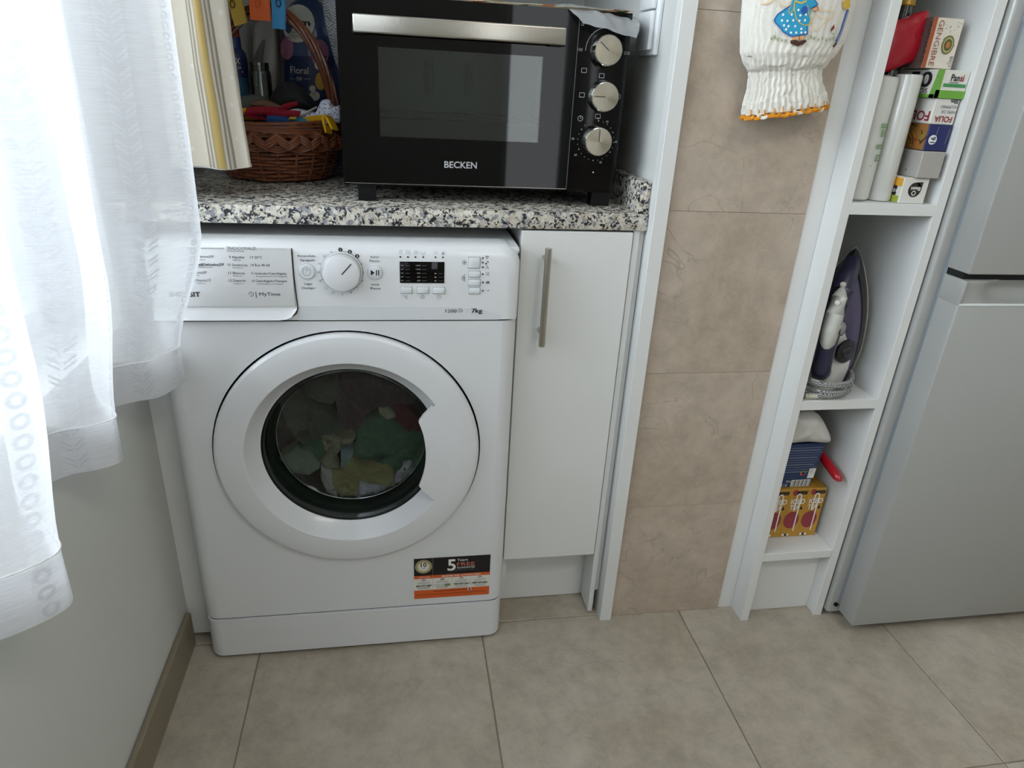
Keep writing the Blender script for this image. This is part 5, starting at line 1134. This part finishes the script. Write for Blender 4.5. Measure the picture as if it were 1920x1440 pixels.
epoly(ERD, [(1150, 330), (1190, 275), (1195, 320), (1150, 365)]); eline(EG, [(1150, 365), (1190, 395), (1225, 330)], 0.0008)
eline(ENV, [(1235, 470), (1290, 360), (1330, 240), (1375, 110)], 0.0050); eline(EW, [(1240, 460), (1295, 350), (1335, 235), (1375, 115)], 0.0008, 3); epoly(EBR, [(1190, 520), (1235, 470), (1250, 490), (1210, 540)])
epoly(EY, [(1290, 20), (1390, -20), (1400, 80), (1340, 115), (1290, 80)], 2)
EM.build('embroidery', BH)

# ------------------------------------------------------------------ shelf: top compartment
ZS1 = 0.9412
def wallbox(name, label, cat, u0, u1, v, y, z0, z1, m, dep=0.29, bev=0.0012, xr=None):
    x0 = PY(u0, v, y).x; x1 = PY(u1, v, y).x
    if x1 > 1.3318: x0 -= x1-1.3318; x1 = 1.3318
    t = thing(name, label, cat, ((x0+x1)/2, y+dep/2, z0)); part('carton', t, m, lambda b: b.box(x0, x1, y, y+dep, z0, z1, bev, 1)); return t, x0, x1
def frontP(t, x0, y, z0): return Print((x0, y-0.0002, z0), (1, 0, 0), (0, 0, 1), 0.0003)
def sideP(x0, y, z0): return Print((x0-0.0002, y, z0), (0, -1, 0), (0, 0, 1), 0.0003)   # a runs toward the viewer
CW = mat('carton_white', '#d6d4cd', 0.5); CG = mat('carton_grey', '#a5a19b', 0.55); CN = mat('carton_navy', '#20275c', 0.45); CGR = mat('carton_green', '#6aa43c', 0.45); CY = mat('carton_yellow', '#d9a030', 0.5); CDK = mat('carton_dark', '#2b2019', 0.5); CR = mat('ink_folia_red', '#8c2430', 0.5); COL = mat('carton_olive', '#9aa53a', 0.5); TAN = mat('carton_food', '#9a6a34', 0.6)
zb = [ZS1, 0.9855, 1.0300, 1.0730, 1.1140, 1.1575]; H = 0.0435
t, x0, x1 = wallbox('food_wrap_box', 'white carton with a dark leaf logo, lowest of the stack on the shelf', 'box', 1690, 1738, 358, -0.004, zb[0], zb[1]-0.0004, CW)
q = frontP(t, x0, -0.004, zb[0]); wq = x1-x0
q.disc(CDK, wq*0.50, H*0.55, 0.0125, 1); q.poly(CDK, [(wq*0.5-0.0, H*0.55+0.0125), (wq*0.5+0.0125, H*0.55), (wq*0.5+0.0135, H*0.55+0.0135)], 1); q.text(INKW, 'Best', wq*0.5+0.010, H*0.66, 0.006, 0.019, rot=PI, k=3, bold=True); q.ring(INKW, wq*0.5-0.001, H*0.42, 0.0035, 0.0014, 3); q.build('printed_label', t)
q = sideP(x0, -0.004, zb[0]); q.rect(CY, -0.29, H*0.66, -0.001, H*0.98, 1); q.rect(CDK, -0.29, H*0.28, -0.012, H*0.66, 1); q.rect(COL, -0.29, 0.001, -0.003, H*0.28, 1)
for k in range(4): q.text(INKW, 'baked', -0.005-0.07*k, H*0.40, 0.009, 0.045, k=3, al='r')
q.build('side_print', t)
t, x0, x1 = wallbox('foil_box', 'plain grey carton second from the bottom of the stack on the shelf', 'box', 1725, 1768, 308, -0.010, zb[1], zb[2]-0.0004, CG)
q = sideP(x0, -0.010, zb[1]); q.disc(INK, -0.030, H*0.25, 0.0015, 1, 8); q.build('punched_hole', t)
t, x0, x1 = wallbox('baking_paper_box', 'navy blue carton with a white circled number 16 in the shelf stack', 'box', 1737, 1781, 258, 0.0, zb[2], zb[3]-0.0004, CN)
q = frontP(t, x0, 0.0, zb[2]); wq = x1-x0; q.disc(INKW, wq*0.28, H*0.42, 0.0078, 1); q.text(CN, '16', wq*0.28+0.0045, H*0.42-0.005, 0.009, 0.010, rot=PI/2, k=3, bold=True)
q.line(INKSOFT, [(wq*0.4, H*0.9), (wq*0.36, H*0.5)], 0.0006); q.line(INKSOFT, [(wq*0.9, H*0.85), (wq*0.84, H*0.3)], 0.0006); q.build('printed_label', t)
q = sideP(x0, 0.0, zb[2]); q.rect(TAN, -0.29, 0.001, -0.001, H-0.001, 1)
rnd = random.Random(4)
for k in range(36):
    a_, b_ = -rnd.random()*0.12-0.006, rnd.random()*H*0.8+0.004; q.line((CDK, CGR, CY, CR)[k % 4], [(a_, b_), (a_+rnd.uniform(-0.01, 0.01), min(H-0.003, b_+rnd.uniform(0.002, 0.012)))], 0.002, 2)
q.build('side_picture', t)
t, x0, x1 = wallbox('foil_box', 'white carton with upside down red and grey lettering above the navy one', 'box', 1748, 1793, 212, 0.0, zb[3], zb[4]-0.0004, CW)
q = frontP(t, x0, 0.0, zb[3]); wq = x1-x0
q.text(CR, 'FOLIA', wq*0.88, H*0.30, 0.009, wq*0.74, rot=PI, bold=True, k=2); q.text(INKG, 'PAPEL DE', wq*0.95, H*0.52, 0.005, wq*0.60, rot=PI); q.text(INKG, 'ALUMINIO', wq*0.95, H*0.70, 0.005, wq*0.68, rot=PI); q.text(INK, '30m', wq*0.95, H*0.92, 0.0065, wq*0.32, rot=PI, bold=True); q.build('printed_label', t)
q = sideP(x0, 0.0, zb[3])
q.text(CR, 'FOLIA', -0.004, H*0.45, 0.015, 0.068, rot=PI, bold=True, k=2); q.build('side_print', t)
t, x0, x1 = wallbox('bag_box', 'green and white carton on top of the shelf stack', 'box', 1758, 1815, 160, -0.002, zb[4], zb[5]-0.0004, CW)
q = frontP(t, x0, -0.002, zb[4]); wq = x1-x0
q.rect(CGR, 0, 0, wq, H*0.28, 1); q.rect(CGR, 0, 0, wq*0.14, H, 1); q.rect(mat('ink_green2', '#3f8a52', 0.5), wq*0.20, H*0.40, wq*0.95, H*0.52, 1)
q.text(INK, 'Pan', wq*0.40, H*0.62, 0.010, wq*0.28, k=2, bold=True); q.text(CR, 'sí', wq*0.70, H*0.62, 0.010, wq*0.14, k=2, bold=True); q.line(INK, [(wq*0.38, H*0.56), (wq*0.68, H*0.56)], 0.0009); q.build('printed_label', t)
q = sideP(x0, -0.002, zb[4]); q.rect(CGR, -0.29, 0.0, 0, H*0.12, 1); q.poly(CGR, [(0, 0), (-0.012, 0), (-0.004, H), (0, H)], 1); q.text(INK, '50', -0.014, H*0.38, 0.023, 0.055, al='r', k=2, bold=True); q.text(INK, 'SACOS', -0.018, H*0.14, 0.008, 0.05, al='r', k=2); q.build('side_print', t)
# ginger tea box
t, x0, x1 = wallbox('tea_box', 'white ginger tea carton with red edge standing on the green carton', 'box', 1738, 1796, 85, 0.022, 1.1585, 1.2335, mat('carton_cream', '#d8d0c2', 0.5), 0.10)
q = frontP(t, x0, 0.022, 1.1585); wq = x1-x0; hq = 0.075
OR_ = mat('carton_rust', '#a3502c', 0.5); q.rect(OR_, 0, 0, wq*0.13, hq, 1); q.text(mat('ink_rust', '#9b5a45', 0.6), 'GENGIBRE', wq*0.20, hq*0.95, 0.0095, hq*0.90, rot=-PI/2, k=2)
q.disc(mat('ink_olive', '#6d7441', 0.6), wq*0.66, hq*0.48, 0.0115, 1, sy=1.25); q.disc(mat('ink_sand', '#b9a878', 0.6), wq*0.66, hq*0.48, 0.009, 2, sy=1.25); q.disc(mat('ink_green3', '#4e5d2b', 0.6), wq*0.66, hq*0.48, 0.0072, 3, sy=1.25); q.disc(mat('ink_orange', '#b36a35', 0.6), wq*0.66, hq*0.48, 0.004, 4, sy=1.25)
for k in range(40): a_, b_ = rnd.uniform(0.45, 0.92)*wq, rnd.uniform(0.06, 0.94)*hq; q.disc(INKSOFT, a_, b_, rnd.uniform(0.0005, 0.0014), 0.5, 7)
q.text(INKG, 'BIO', wq*0.86, hq*0.26, 0.005, 0.016, rot=-PI/2); q.build('printed_label', t)
q = sideP(x0, 0.022, 1.1585); q.rect(mat('carton_mauve', '#6b5854', 0.6), -0.10, 0, 0, hq, 0.6); q.text(CDK, 'INFUSÃO', -0.006, hq*0.9, 0.007, hq*0.8, rot=-PI/2, k=2); q.build('side_print', t)
# rolls
xr = 1.2445; WRAP = mat('cling_film', '#c9c9c4', 0.16, coat=0.6, var=0.06, vscale=30)
t = thing('wrap_roll', 'tall pale cling film roll standing on the shelf beside the cartons', 'roll', (xr, 0.03, ZS1))
part('roll', t, WRAP, lambda b: b.lathe((xr, 0.030, ZS1), (0, 0, 1), [(0.012, 0.001), (0.0205, 0.001), (0.0215, 0.004), (0.0215, 0.203), (0.0205, 0.206), (0.012, 0.206)], 40))
part('core', t, mat('card_core', '#a08e74', 0.8), lambda b: b.lathe((xr, 0.030, ZS1), (0, 0, 1), [(0.010, 0.0), (0.012, 0.0), (0.012, 0.2065), (0.010, 0.2065), (0.010, 0.0)], 24))
xp = 1.1980; t = thing('bag_roll', 'flat white plastic bag roll with green print at the left of the shelf', 'roll', (xp, 0.03, ZS1))
PBAG = mat('white_plastic_film', '#cfd0ca', 0.3, bump=0.6, bscale=70, coat=0.2)
def br(b):
    b.lathe((xp, 0.030, ZS1), (0, 0, 1), [(0.0, 0.0008), (0.020, 0.0008), (0.0235, 0.004), (0.0240, 0.05), (0.0235, 0.12), (0.0240, 0.195), (0.0225, 0.2005), (0.010, 0.203), (0, 0.2035)], 48)
    for v in b.bm.verts:
        d = 0.0012*noise.noise(v.co*80); v.co.x += d; v.co.y += d
part('roll', t, PBAG, br)
q = Print((0, 0, 0), (1, 0, 0), (0, 0, 1), 0.0004); q.curve = lambda a, b, k: Vector((xp+(0.0253+k)*math.sin(a), 0.030-(0.0253+k)*math.cos(a), ZS1+b))
GP = mat('print_green', '#6f9a5a', 0.6); q.line(GP, [(-0.1, 0.060), (0.9, 0.060)], 0.0008)
for k, (s_, z_) in enumerate((('ECO', 0.068), ('verde', 0.088), ('BIO', 0.108), ('saco', 0.122))): q.text(GP, s_, 0.0 if k % 2 else 0.15, z_, 0.011, 0.62, k=2, bold=True)
for k in range(14): q.disc(GP, rnd.uniform(0.0, 0.9)*1.0, rnd.uniform(0.066, 0.135), 0.0018, 1, 7, sy=1)
q.build('green_print', t)
# red silicone lid and oil bottle
RS = mat('silicone_red', '#a80f24', 0.3, coat=0.2)
P_ = [PY(u, v, 0.045) for u, v in ((1640, 134), (1648, 80), (1668, 42), (1700, 34), (1728, 22), (1742, 24), (1733, 60), (1728, 90), (1716, 112), (1690, 124), (1666, 134))]
b = MB(RS); cushion(b, P_, 0.010, 0.012, 0.003, 30, 12, 6, 0.6, n=77); t = b.build('silicone_mould', None, 60); tag(t, 'folded red silicone mould lying on the rolls in the top shelf', 'mould')
for v in t.data.vertices:
    if v.co.z < ZS1+0.207: v.co.z = ZS1+0.207+0.001*((v.co.x*300) % 1)
t = thing('oil_bottle', 'dark glass bottle with a yellow cap behind the red silicone mould', 'bottle', (1.262, 0.078, ZS1))
bc = PY(1698, 12, 0.078); cz_ = bc.z-ZS1; part('glass', t, mat('dark_glass', '#1d221f', 0.08, coat=1.0), lambda b: b.lathe((bc.x, 0.078, ZS1), (0, 0, 1), [(0, 0.0005), (0.016, 0.0005), (0.0185, 0.004), (0.0185, 0.20), (0.017, 0.225), (0.0125, cz_-0.035), (0.0115, cz_+0.01)], 32))
part('cap', t, mat('cap_gold', '#b08a35', 0.35, metal=0.3), lambda b: b.lathe((bc.x, 0.078, ZS1), (0, 0, 1), [(0.0135, cz_), (0.0145, cz_+0.002), (0.0135, cz_+0.005), (0.0135, cz_+0.03), (0.012, cz_+0.033), (0, cz_+0.033)], 32))

# ------------------------------------------------------------------ steam iron on the middle shelf
IR = thing('steam_iron', 'white and purple steam iron standing on its heel on the middle shelf', 'iron', (1.262, 0.085, 0.5592))
ia = math.radians(50); n_ = Vector((math.cos(ia), math.sin(ia), 0)); t_ = Vector((-math.sin(ia), math.cos(ia), 0)); IB = Vector((1.270, 0.086, 0.5595))
def I(w_, z, h): return IB+t_*w_-n_*h+Vector((0, 0, z))-n_*(0.0)+Vector((-0.02*z/0.28, 0, 0))*0
LZ = 0.284
def boat(k, n=40, z0=0.012, z1=LZ, wmax=0.056):
    # k in 0..1 round the outline, closed
    out = []
    for i in range(n):
        a = i/n
        if a < 0.5: s_ = a*2; sg = -1
        else: s_ = (1-a)*2; sg = 1
        z = z0+(z1-z0)*s_; hw = wmax*(max(0.0, 1-max(0, (s_-0.28)/0.72)**2.1))**0.85*(0.86+0.14*min(1, s_/0.25)) if s_ > 0 else wmax*0.80
        if s_ == 0: hw *= 0.98
        out.append((sg*hw, z))
    return out
def shell(b, layers):
    prev = None
    for h, sw, z0, z1, wm in layers:
        o = boat(0, 48, z0, z1, wm); vs = [b.bm.verts.new(I(w_*sw, z, h)) for w_, z in o]
        if prev:
            for i in range(len(vs)): b.face([prev[i], prev[(i+1) % len(vs)], vs[(i+1) % len(vs)], vs[i]], True)
        else: b.face(vs)
        prev = vs
    b.face(prev)
PUR = mat('iron_purple', '#4d4360', 0.35, coat=0.3); NVY = mat('iron_navy', '#20203a', 0.35, coat=0.3); IWH = mat('iron_white', '#cfcdc8', 0.35); IBK = mat('iron_black', '#1a191b', 0.3)
part('soleplate', IR, CHROME, lambda b: shell(b, [(0.0, 1, 0.010, LZ, 0.056), (0.003, 1, 0.009, LZ+0.001, 0.057), (0.0045, 1, 0.010, LZ, 0.056)]))
part('skirt', IR, IBK, lambda b: shell(b, [(0.0045, 1, 0.010, LZ-0.001, 0.0550), (0.016, 1, 0.010, LZ-0.010, 0.0520), (0.022, 1, 0.010, LZ-0.018, 0.0500)]))
part('body', IR, PUR, lambda b: shell(b, [(0.018, 1, 0.008, LZ-0.022, 0.0500), (0.030, 1, 0.006, LZ-0.034, 0.0460), (0.042, 1, 0.004, LZ-0.052, 0.0385), (0.050, 1, 0.006, LZ-0.075, 0.028), (0.053, 1, 0.010, LZ-0.10, 0.015)]), 60)
part('side_fairing', IR, IWH, lambda b: shell(b, [(0.036, 1, 0.003, 0.185, 0.0435), (0.046, 1, 0.002, 0.178, 0.0370), (0.058, 1, 0.002, 0.150, 0.0300), (0.068, 1, 0.002, 0.105, 0.0240), (0.074, 1, 0.004, 0.07, 0.016)]), 60)
def tl(P, r, m, name, flat=1.0): part(name, IR, m, lambda b: b.tube([I(w_, z, h) for w_, z, h in P], r, 14))
tl([(0, z, h) for z, h in ((0.262, 0.030), (0.250, 0.048), (0.236, 0.064), (0.215, 0.078), (0.190, 0.088), (0.16, 0.095), (0.12, 0.100), (0.08, 0.101), (0.060, 0.099), (0.050, 0.090), (0.046, 0.075), (0.046, 0.055))], [0.014, 0.018, 0.020, 0.0195, 0.0185, 0.018, 0.0175, 0.0175, 0.0175, 0.0175, 0.018, 0.018], NVY, 'handle')
tl([(0, z, h) for z, h in ((0.222, 0.088), (0.205, 0.099), (0.175, 0.108), (0.145, 0.112), (0.118, 0.111), (0.105, 0.108))], [0.006, 0.014, 0.0165, 0.0165, 0.014, 0.008], mat('iron_grey_white', '#b9bab2', 0.35), 'steam_cover')
tl([(0, 0.198, 0.108), (0, 0.200, 0.121)], 0.0045, IWH, 'steam_button'); tl([(0, 0.223, 0.090), (0, 0.230, 0.096)], 0.005, IWH, 'spray_nozzle')
dc = I(-0.0215, 0.148, 0.109); dn = (-t_*0.9-n_*0.35).normalized()
part('steam_dial', IR, mat('dial_grey', '#8c8d88', 0.35), lambda b: b.lathe(dc+dn*-0.006, dn, [(0.013, 0), (0.013, 0.004), (0.009, 0.006), (0, 0.006)], 28)); part('dial_ring', IR, IBK, lambda b: b.tube([dc+dn*-0.0015+(Vector((0, 0, 1))*math.cos(k*PI/12)+dn.cross(Vector((0, 0, 1)))*math.sin(k*PI/12))*0.0115 for k in range(5, 24)], 0.0014, 6))
tc_ = I(-0.030, 0.092, 0.060); tn = (-t_*0.8-n_*0.6).normalized()
part('thermostat_dial', IR, IBK, lambda b: b.lathe(tc_, tn, [(0.024, 0), (0.024, 0.005), (0.021, 0.007), (0.012, 0.007), (0.011, 0.0085), (0, 0.0085)], 36))
part('dial_ring', IR, CHROME, lambda b: b.tube([tc_+tn*0.008+(Vector((0, 0, 1))*math.cos(k*PI/12)+tn.cross(Vector((0, 0, 1)))*math.sin(k*PI/12))*0.009 for k in range(24)], 0.0006, 5, True))
m, nt, b = newmat('braided_cord'); tc = N(nt, 'ShaderNodeTexCoord'); ck2 = N(nt, 'ShaderNodeTexChecker', i_Scale=480.0); nt.links.new(tc.outputs['Object'], ck2.inputs[0]); ck2.inputs[1].default_value = srgb('#b9b9b6'); ck2.inputs[2].default_value = srgb('#26262e'); nt.links.new(ck2.outputs[0], b.inputs['Base Color']); b.inputs['Roughness'].default_value = 0.8
def cord(b):
    pts = []
    for q in range(0, 5*40+12):
        a = q*2*PI/40; lp = q/40; z = 0.0055+0.0075*(lp % 5) if True else 0
        rw, rh = 0.0570+0.002*math.sin(a*3), 0.062
        cw, sh = math.cos(a), math.sin(a)
        pts.append(I(rw*cw, 0.0055+0.0068*lp+0.004*math.sin(a*0.7)*(1 if lp > 0.3 else 0.2), 0.050+rh*sh*1.05))
    b.tube(pts, 0.0036, 8)
part('cord', IR, m, cord)
s0 = I(-0.052, 0.006, 0.075)
def plugr(b):
    p0, p1 = PY(1510, 742, -0.004), PY(1545, 741, -0.004); p0.z = p1.z = 0.5665
    b.tube([p0, p0.lerp(p1, 0.5)+Vector((0, -0.001, 0)), p1], [0.0035, 0.0042, 0.0048], 12); b.tube([p1, p1+Vector((0.014, 0, 0.0005))], [0.0055, 0.0062], 14)
    for k in range(8): c_ = p0.lerp(p1, (k+0.5)/8.5); b.tube([c_+Vector((0, 0.0050*math.cos(j*PI/8), 0.0050*math.sin(j*PI/8))) for j in range(16)], 0.0011, 5, True)
part('strain_relief', IR, mat('rubber_cream', '#c9c5b4', 0.5), plugr)

# ------------------------------------------------------------------ bottom compartment
ZS3 = 0.1882
tx0 = 1.190; yT = 0.043; tx1 = 1.3205; hT = 0.128
t = thing('iced_tea_box', 'yellow iced tea carton with three printed bottles on the bottom shelf', 'box', (1.25, 0.08, ZS3))
TY = mat('carton_amber', '#b98a2c', 0.5, var=0.08, vscale=20); part('carton', t, TY, lambda b: b.box(tx0, tx1, yT, yT+0.085, ZS3, ZS3+hT, 0.0015, 1))
q = frontP(t, tx0, yT, ZS3); fw = (tx1-tx0)/3; DRED = mat('ink_tea_red', '#8f3038', 0.5); ORD = mat('ink_amber_dark', '#8a5f1c', 0.5)
for k in range(3):
    a = k*fw; q.line(ORD, [(a+fw-0.0004, 0), (a+fw-0.0004, hT)], 0.0006)
    q.rect(INK, a+fw*0.38, hT*0.885, a+fw*0.93, hT*0.955, 1); q.text(ORD, 'CHÁ', a+fw*0.45, hT*0.90, 0.004, fw*0.4, k=2)
    q.disc(DRED, a+fw*0.42, hT*0.36, fw*0.42, 1, 16, sy=1.25); q.disc(DRED, a+fw*0.28, hT*0.93, fw*0.15, 1, 12, sy=1.2)
    q.text(INKW, 'ICED', a+fw*0.14, hT*0.70, 0.0125, fw*0.78, k=3, bold=True); q.text(INKW, 'TEA', a+fw*0.14, hT*0.58, 0.0125, fw*0.55, k=3, bold=True)
    q.poly(INK, [(a+fw*0.70, hT*0.58), (a+fw*0.80, hT*0.66), (a+fw*0.88, hT*0.58)], 2); q.disc(INKW, a+fw*0.15, hT*0.05, fw*0.07, 2); q.disc(INK, a+fw*0.28, hT*0.05, fw*0.07, 2); q.disc(INKW, a+fw*0.41, hT*0.05, fw*0.07, 2)
    # printed drinking straw, bent like a crook
    c_ = a+fw*0.52; q.line(INKW, [(c_-0.005, hT*0.55), (c_-0.005, hT*0.86)], 0.0030, 4); q.ring(INKW, c_, hT*0.86, 0.005, 0.0030, 4, 0, PI, 12); q.line(INKW, [(c_+0.005, hT*0.86), (c_+0.005, hT*0.13)], 0.0030, 4)
q.build('printed_label', t)
# navy box
t = thing('coffee_filter_box', 'navy blue carton with white small print standing on the iced tea carton', 'box', (1.24, 0.09, ZS3+hT))
zN0 = ZS3+hT+0.0005; zN1 = 0.4300
x00, x01 = 1.176, PY(1521, 905, 0.048).x; x10, x11 = 1.176, PY(1551, 828, 0.042).x
def nb(b):
    f0 = [Vector((x00, 0.052, zN0)), Vector((x01, 0.052, zN0)), Vector((x11, 0.044, zN1)), Vector((x10, 0.044, zN1))]
    b.prism(f0, (0, 0.075, 0))
NB = mat('carton_blue', '#1d3560', 0.45); part('carton', t, NB, nb)
ux = Vector((1, 0, 0)); uz = Vector((0, -0.008, zN1-zN0)).normalized(); q = Print((x00, 0.0517, zN0), ux, uz, 0.0003); hN = zN1-zN0; wN = x01-x00
for k in range(11):
    zz = hN*(0.36+0.055*k); q.line(INKSOFT, [(wN*0.22, zz), (wN*(0.93+0.03*(k % 3))+0.008*k*0.1, zz)], 0.0008 if k % 3 else 0.0015)
q.rect(INKW, wN*0.55, hN*0.01, wN*0.98, hN*0.17, 1)
for k in range(14): q.rect(INK, wN*(0.57+0.029*k), hN*0.02, wN*(0.57+0.029*k)+0.0007*(1+k % 3), hN*0.16, 2)
q.rect(INKW, wN*0.88, hN*0.20, wN*1.03, hN*0.43, 1); q.line(INKG, [(wN*0.92, hN*0.30), (wN*0.955, hN*0.40), (wN*0.99, hN*0.30)], 0.0008, 2)
q.ring(mat('ink_green4', '#3f8f4f', 0.5), wN*0.76, hN*0.32, 0.0055, 0.003, 1, 0, 2); q.ring(ORP, wN*0.76, hN*0.32, 0.0055, 0.003, 1, 2, 4.2); q.ring(REDP, wN*0.76, hN*0.32, 0.0055, 0.003, 1, 4.2, 6.28)
q.text(INKW, '250 g', wN*0.42, hN*0.12, 0.005, wN*0.12, k=2); q.text(INKW, 'CE', wN*0.34, hN*0.02, 0.006, wN*0.14, k=2); q.line(INKG, [(wN*0.2, hN*0.22), (wN*0.62, hN*0.22)], 0.0006); q.line(INKG, [(wN*0.2, hN*0.28), (wN*0.66, hN*0.28)], 0.0006)
q.build('printed_text', t)
# white packet on top
P_ = [PY(u, v, 0.040) for u, v in ((1462, 829), (1470, 800), (1478, 776), (1500, 772), (1520, 772), (1536, 778), (1549, 800), (1557, 822), (1548, 829), (1510, 827))]
for p in P_: p.x = max(p.x, 1.173); p.z = min(max(p.z, zN1+0.001), 0.5345)
b = MB(mat('white_packet', '#c9c7c1', 0.35, bump=0.5, bscale=60)); cushion(b, P_, 0.020, 0.05, 0.004, 45, 10, 8, 0.55, n=70)
for v in b.bm.verts: v.co.z = max(v.co.z, zN1+0.0006)
tag(b.build('paper_packet', None, 60), 'white soft plastic packet lying on the navy carton', 'packet')
# red handled knife leaning against the side panel
b = MB(mat('handle_red', '#a5121f', 0.3, coat=0.3)); p0, p1 = PY(1538, 848, 0.035), PY(1575, 908, 0.000)
p1 = Vector((1.3225, 0.010, p1.z-0.002)); p0 = Vector((1.305, 0.075, 0.385))
p0 = PY(1535, 846, 0.085); p1 = PY(1576, 902, -0.002); p1.x = min(p1.x, 1.3205)
dirk = (p1-p0)
KN = thing('red_handled_knife', 'knife with a glossy red handle leaning beside the navy carton', 'knife', tuple(p0))
part('handle', KN, b.m[0], lambda bb_: bb_.tube([p0+dirk*q for q in (0, 0.15, 0.4, 0.65, 0.85, 0.95, 1.0)], [0.0070, 0.0086, 0.0098, 0.0102, 0.0098, 0.0072, 0.002], 14))
part('blade', KN, STEEL, lambda bb_: bb_.prism([p0+Vector((0, 0, 0.006)), p0-Vector((0, 0, 0.006)), p0-dirk*0.9+Vector((0.0, 0.0, -0.004)), p0-dirk*0.95+Vector((0, 0, 0.004))], (0.0008, 0, 0)))
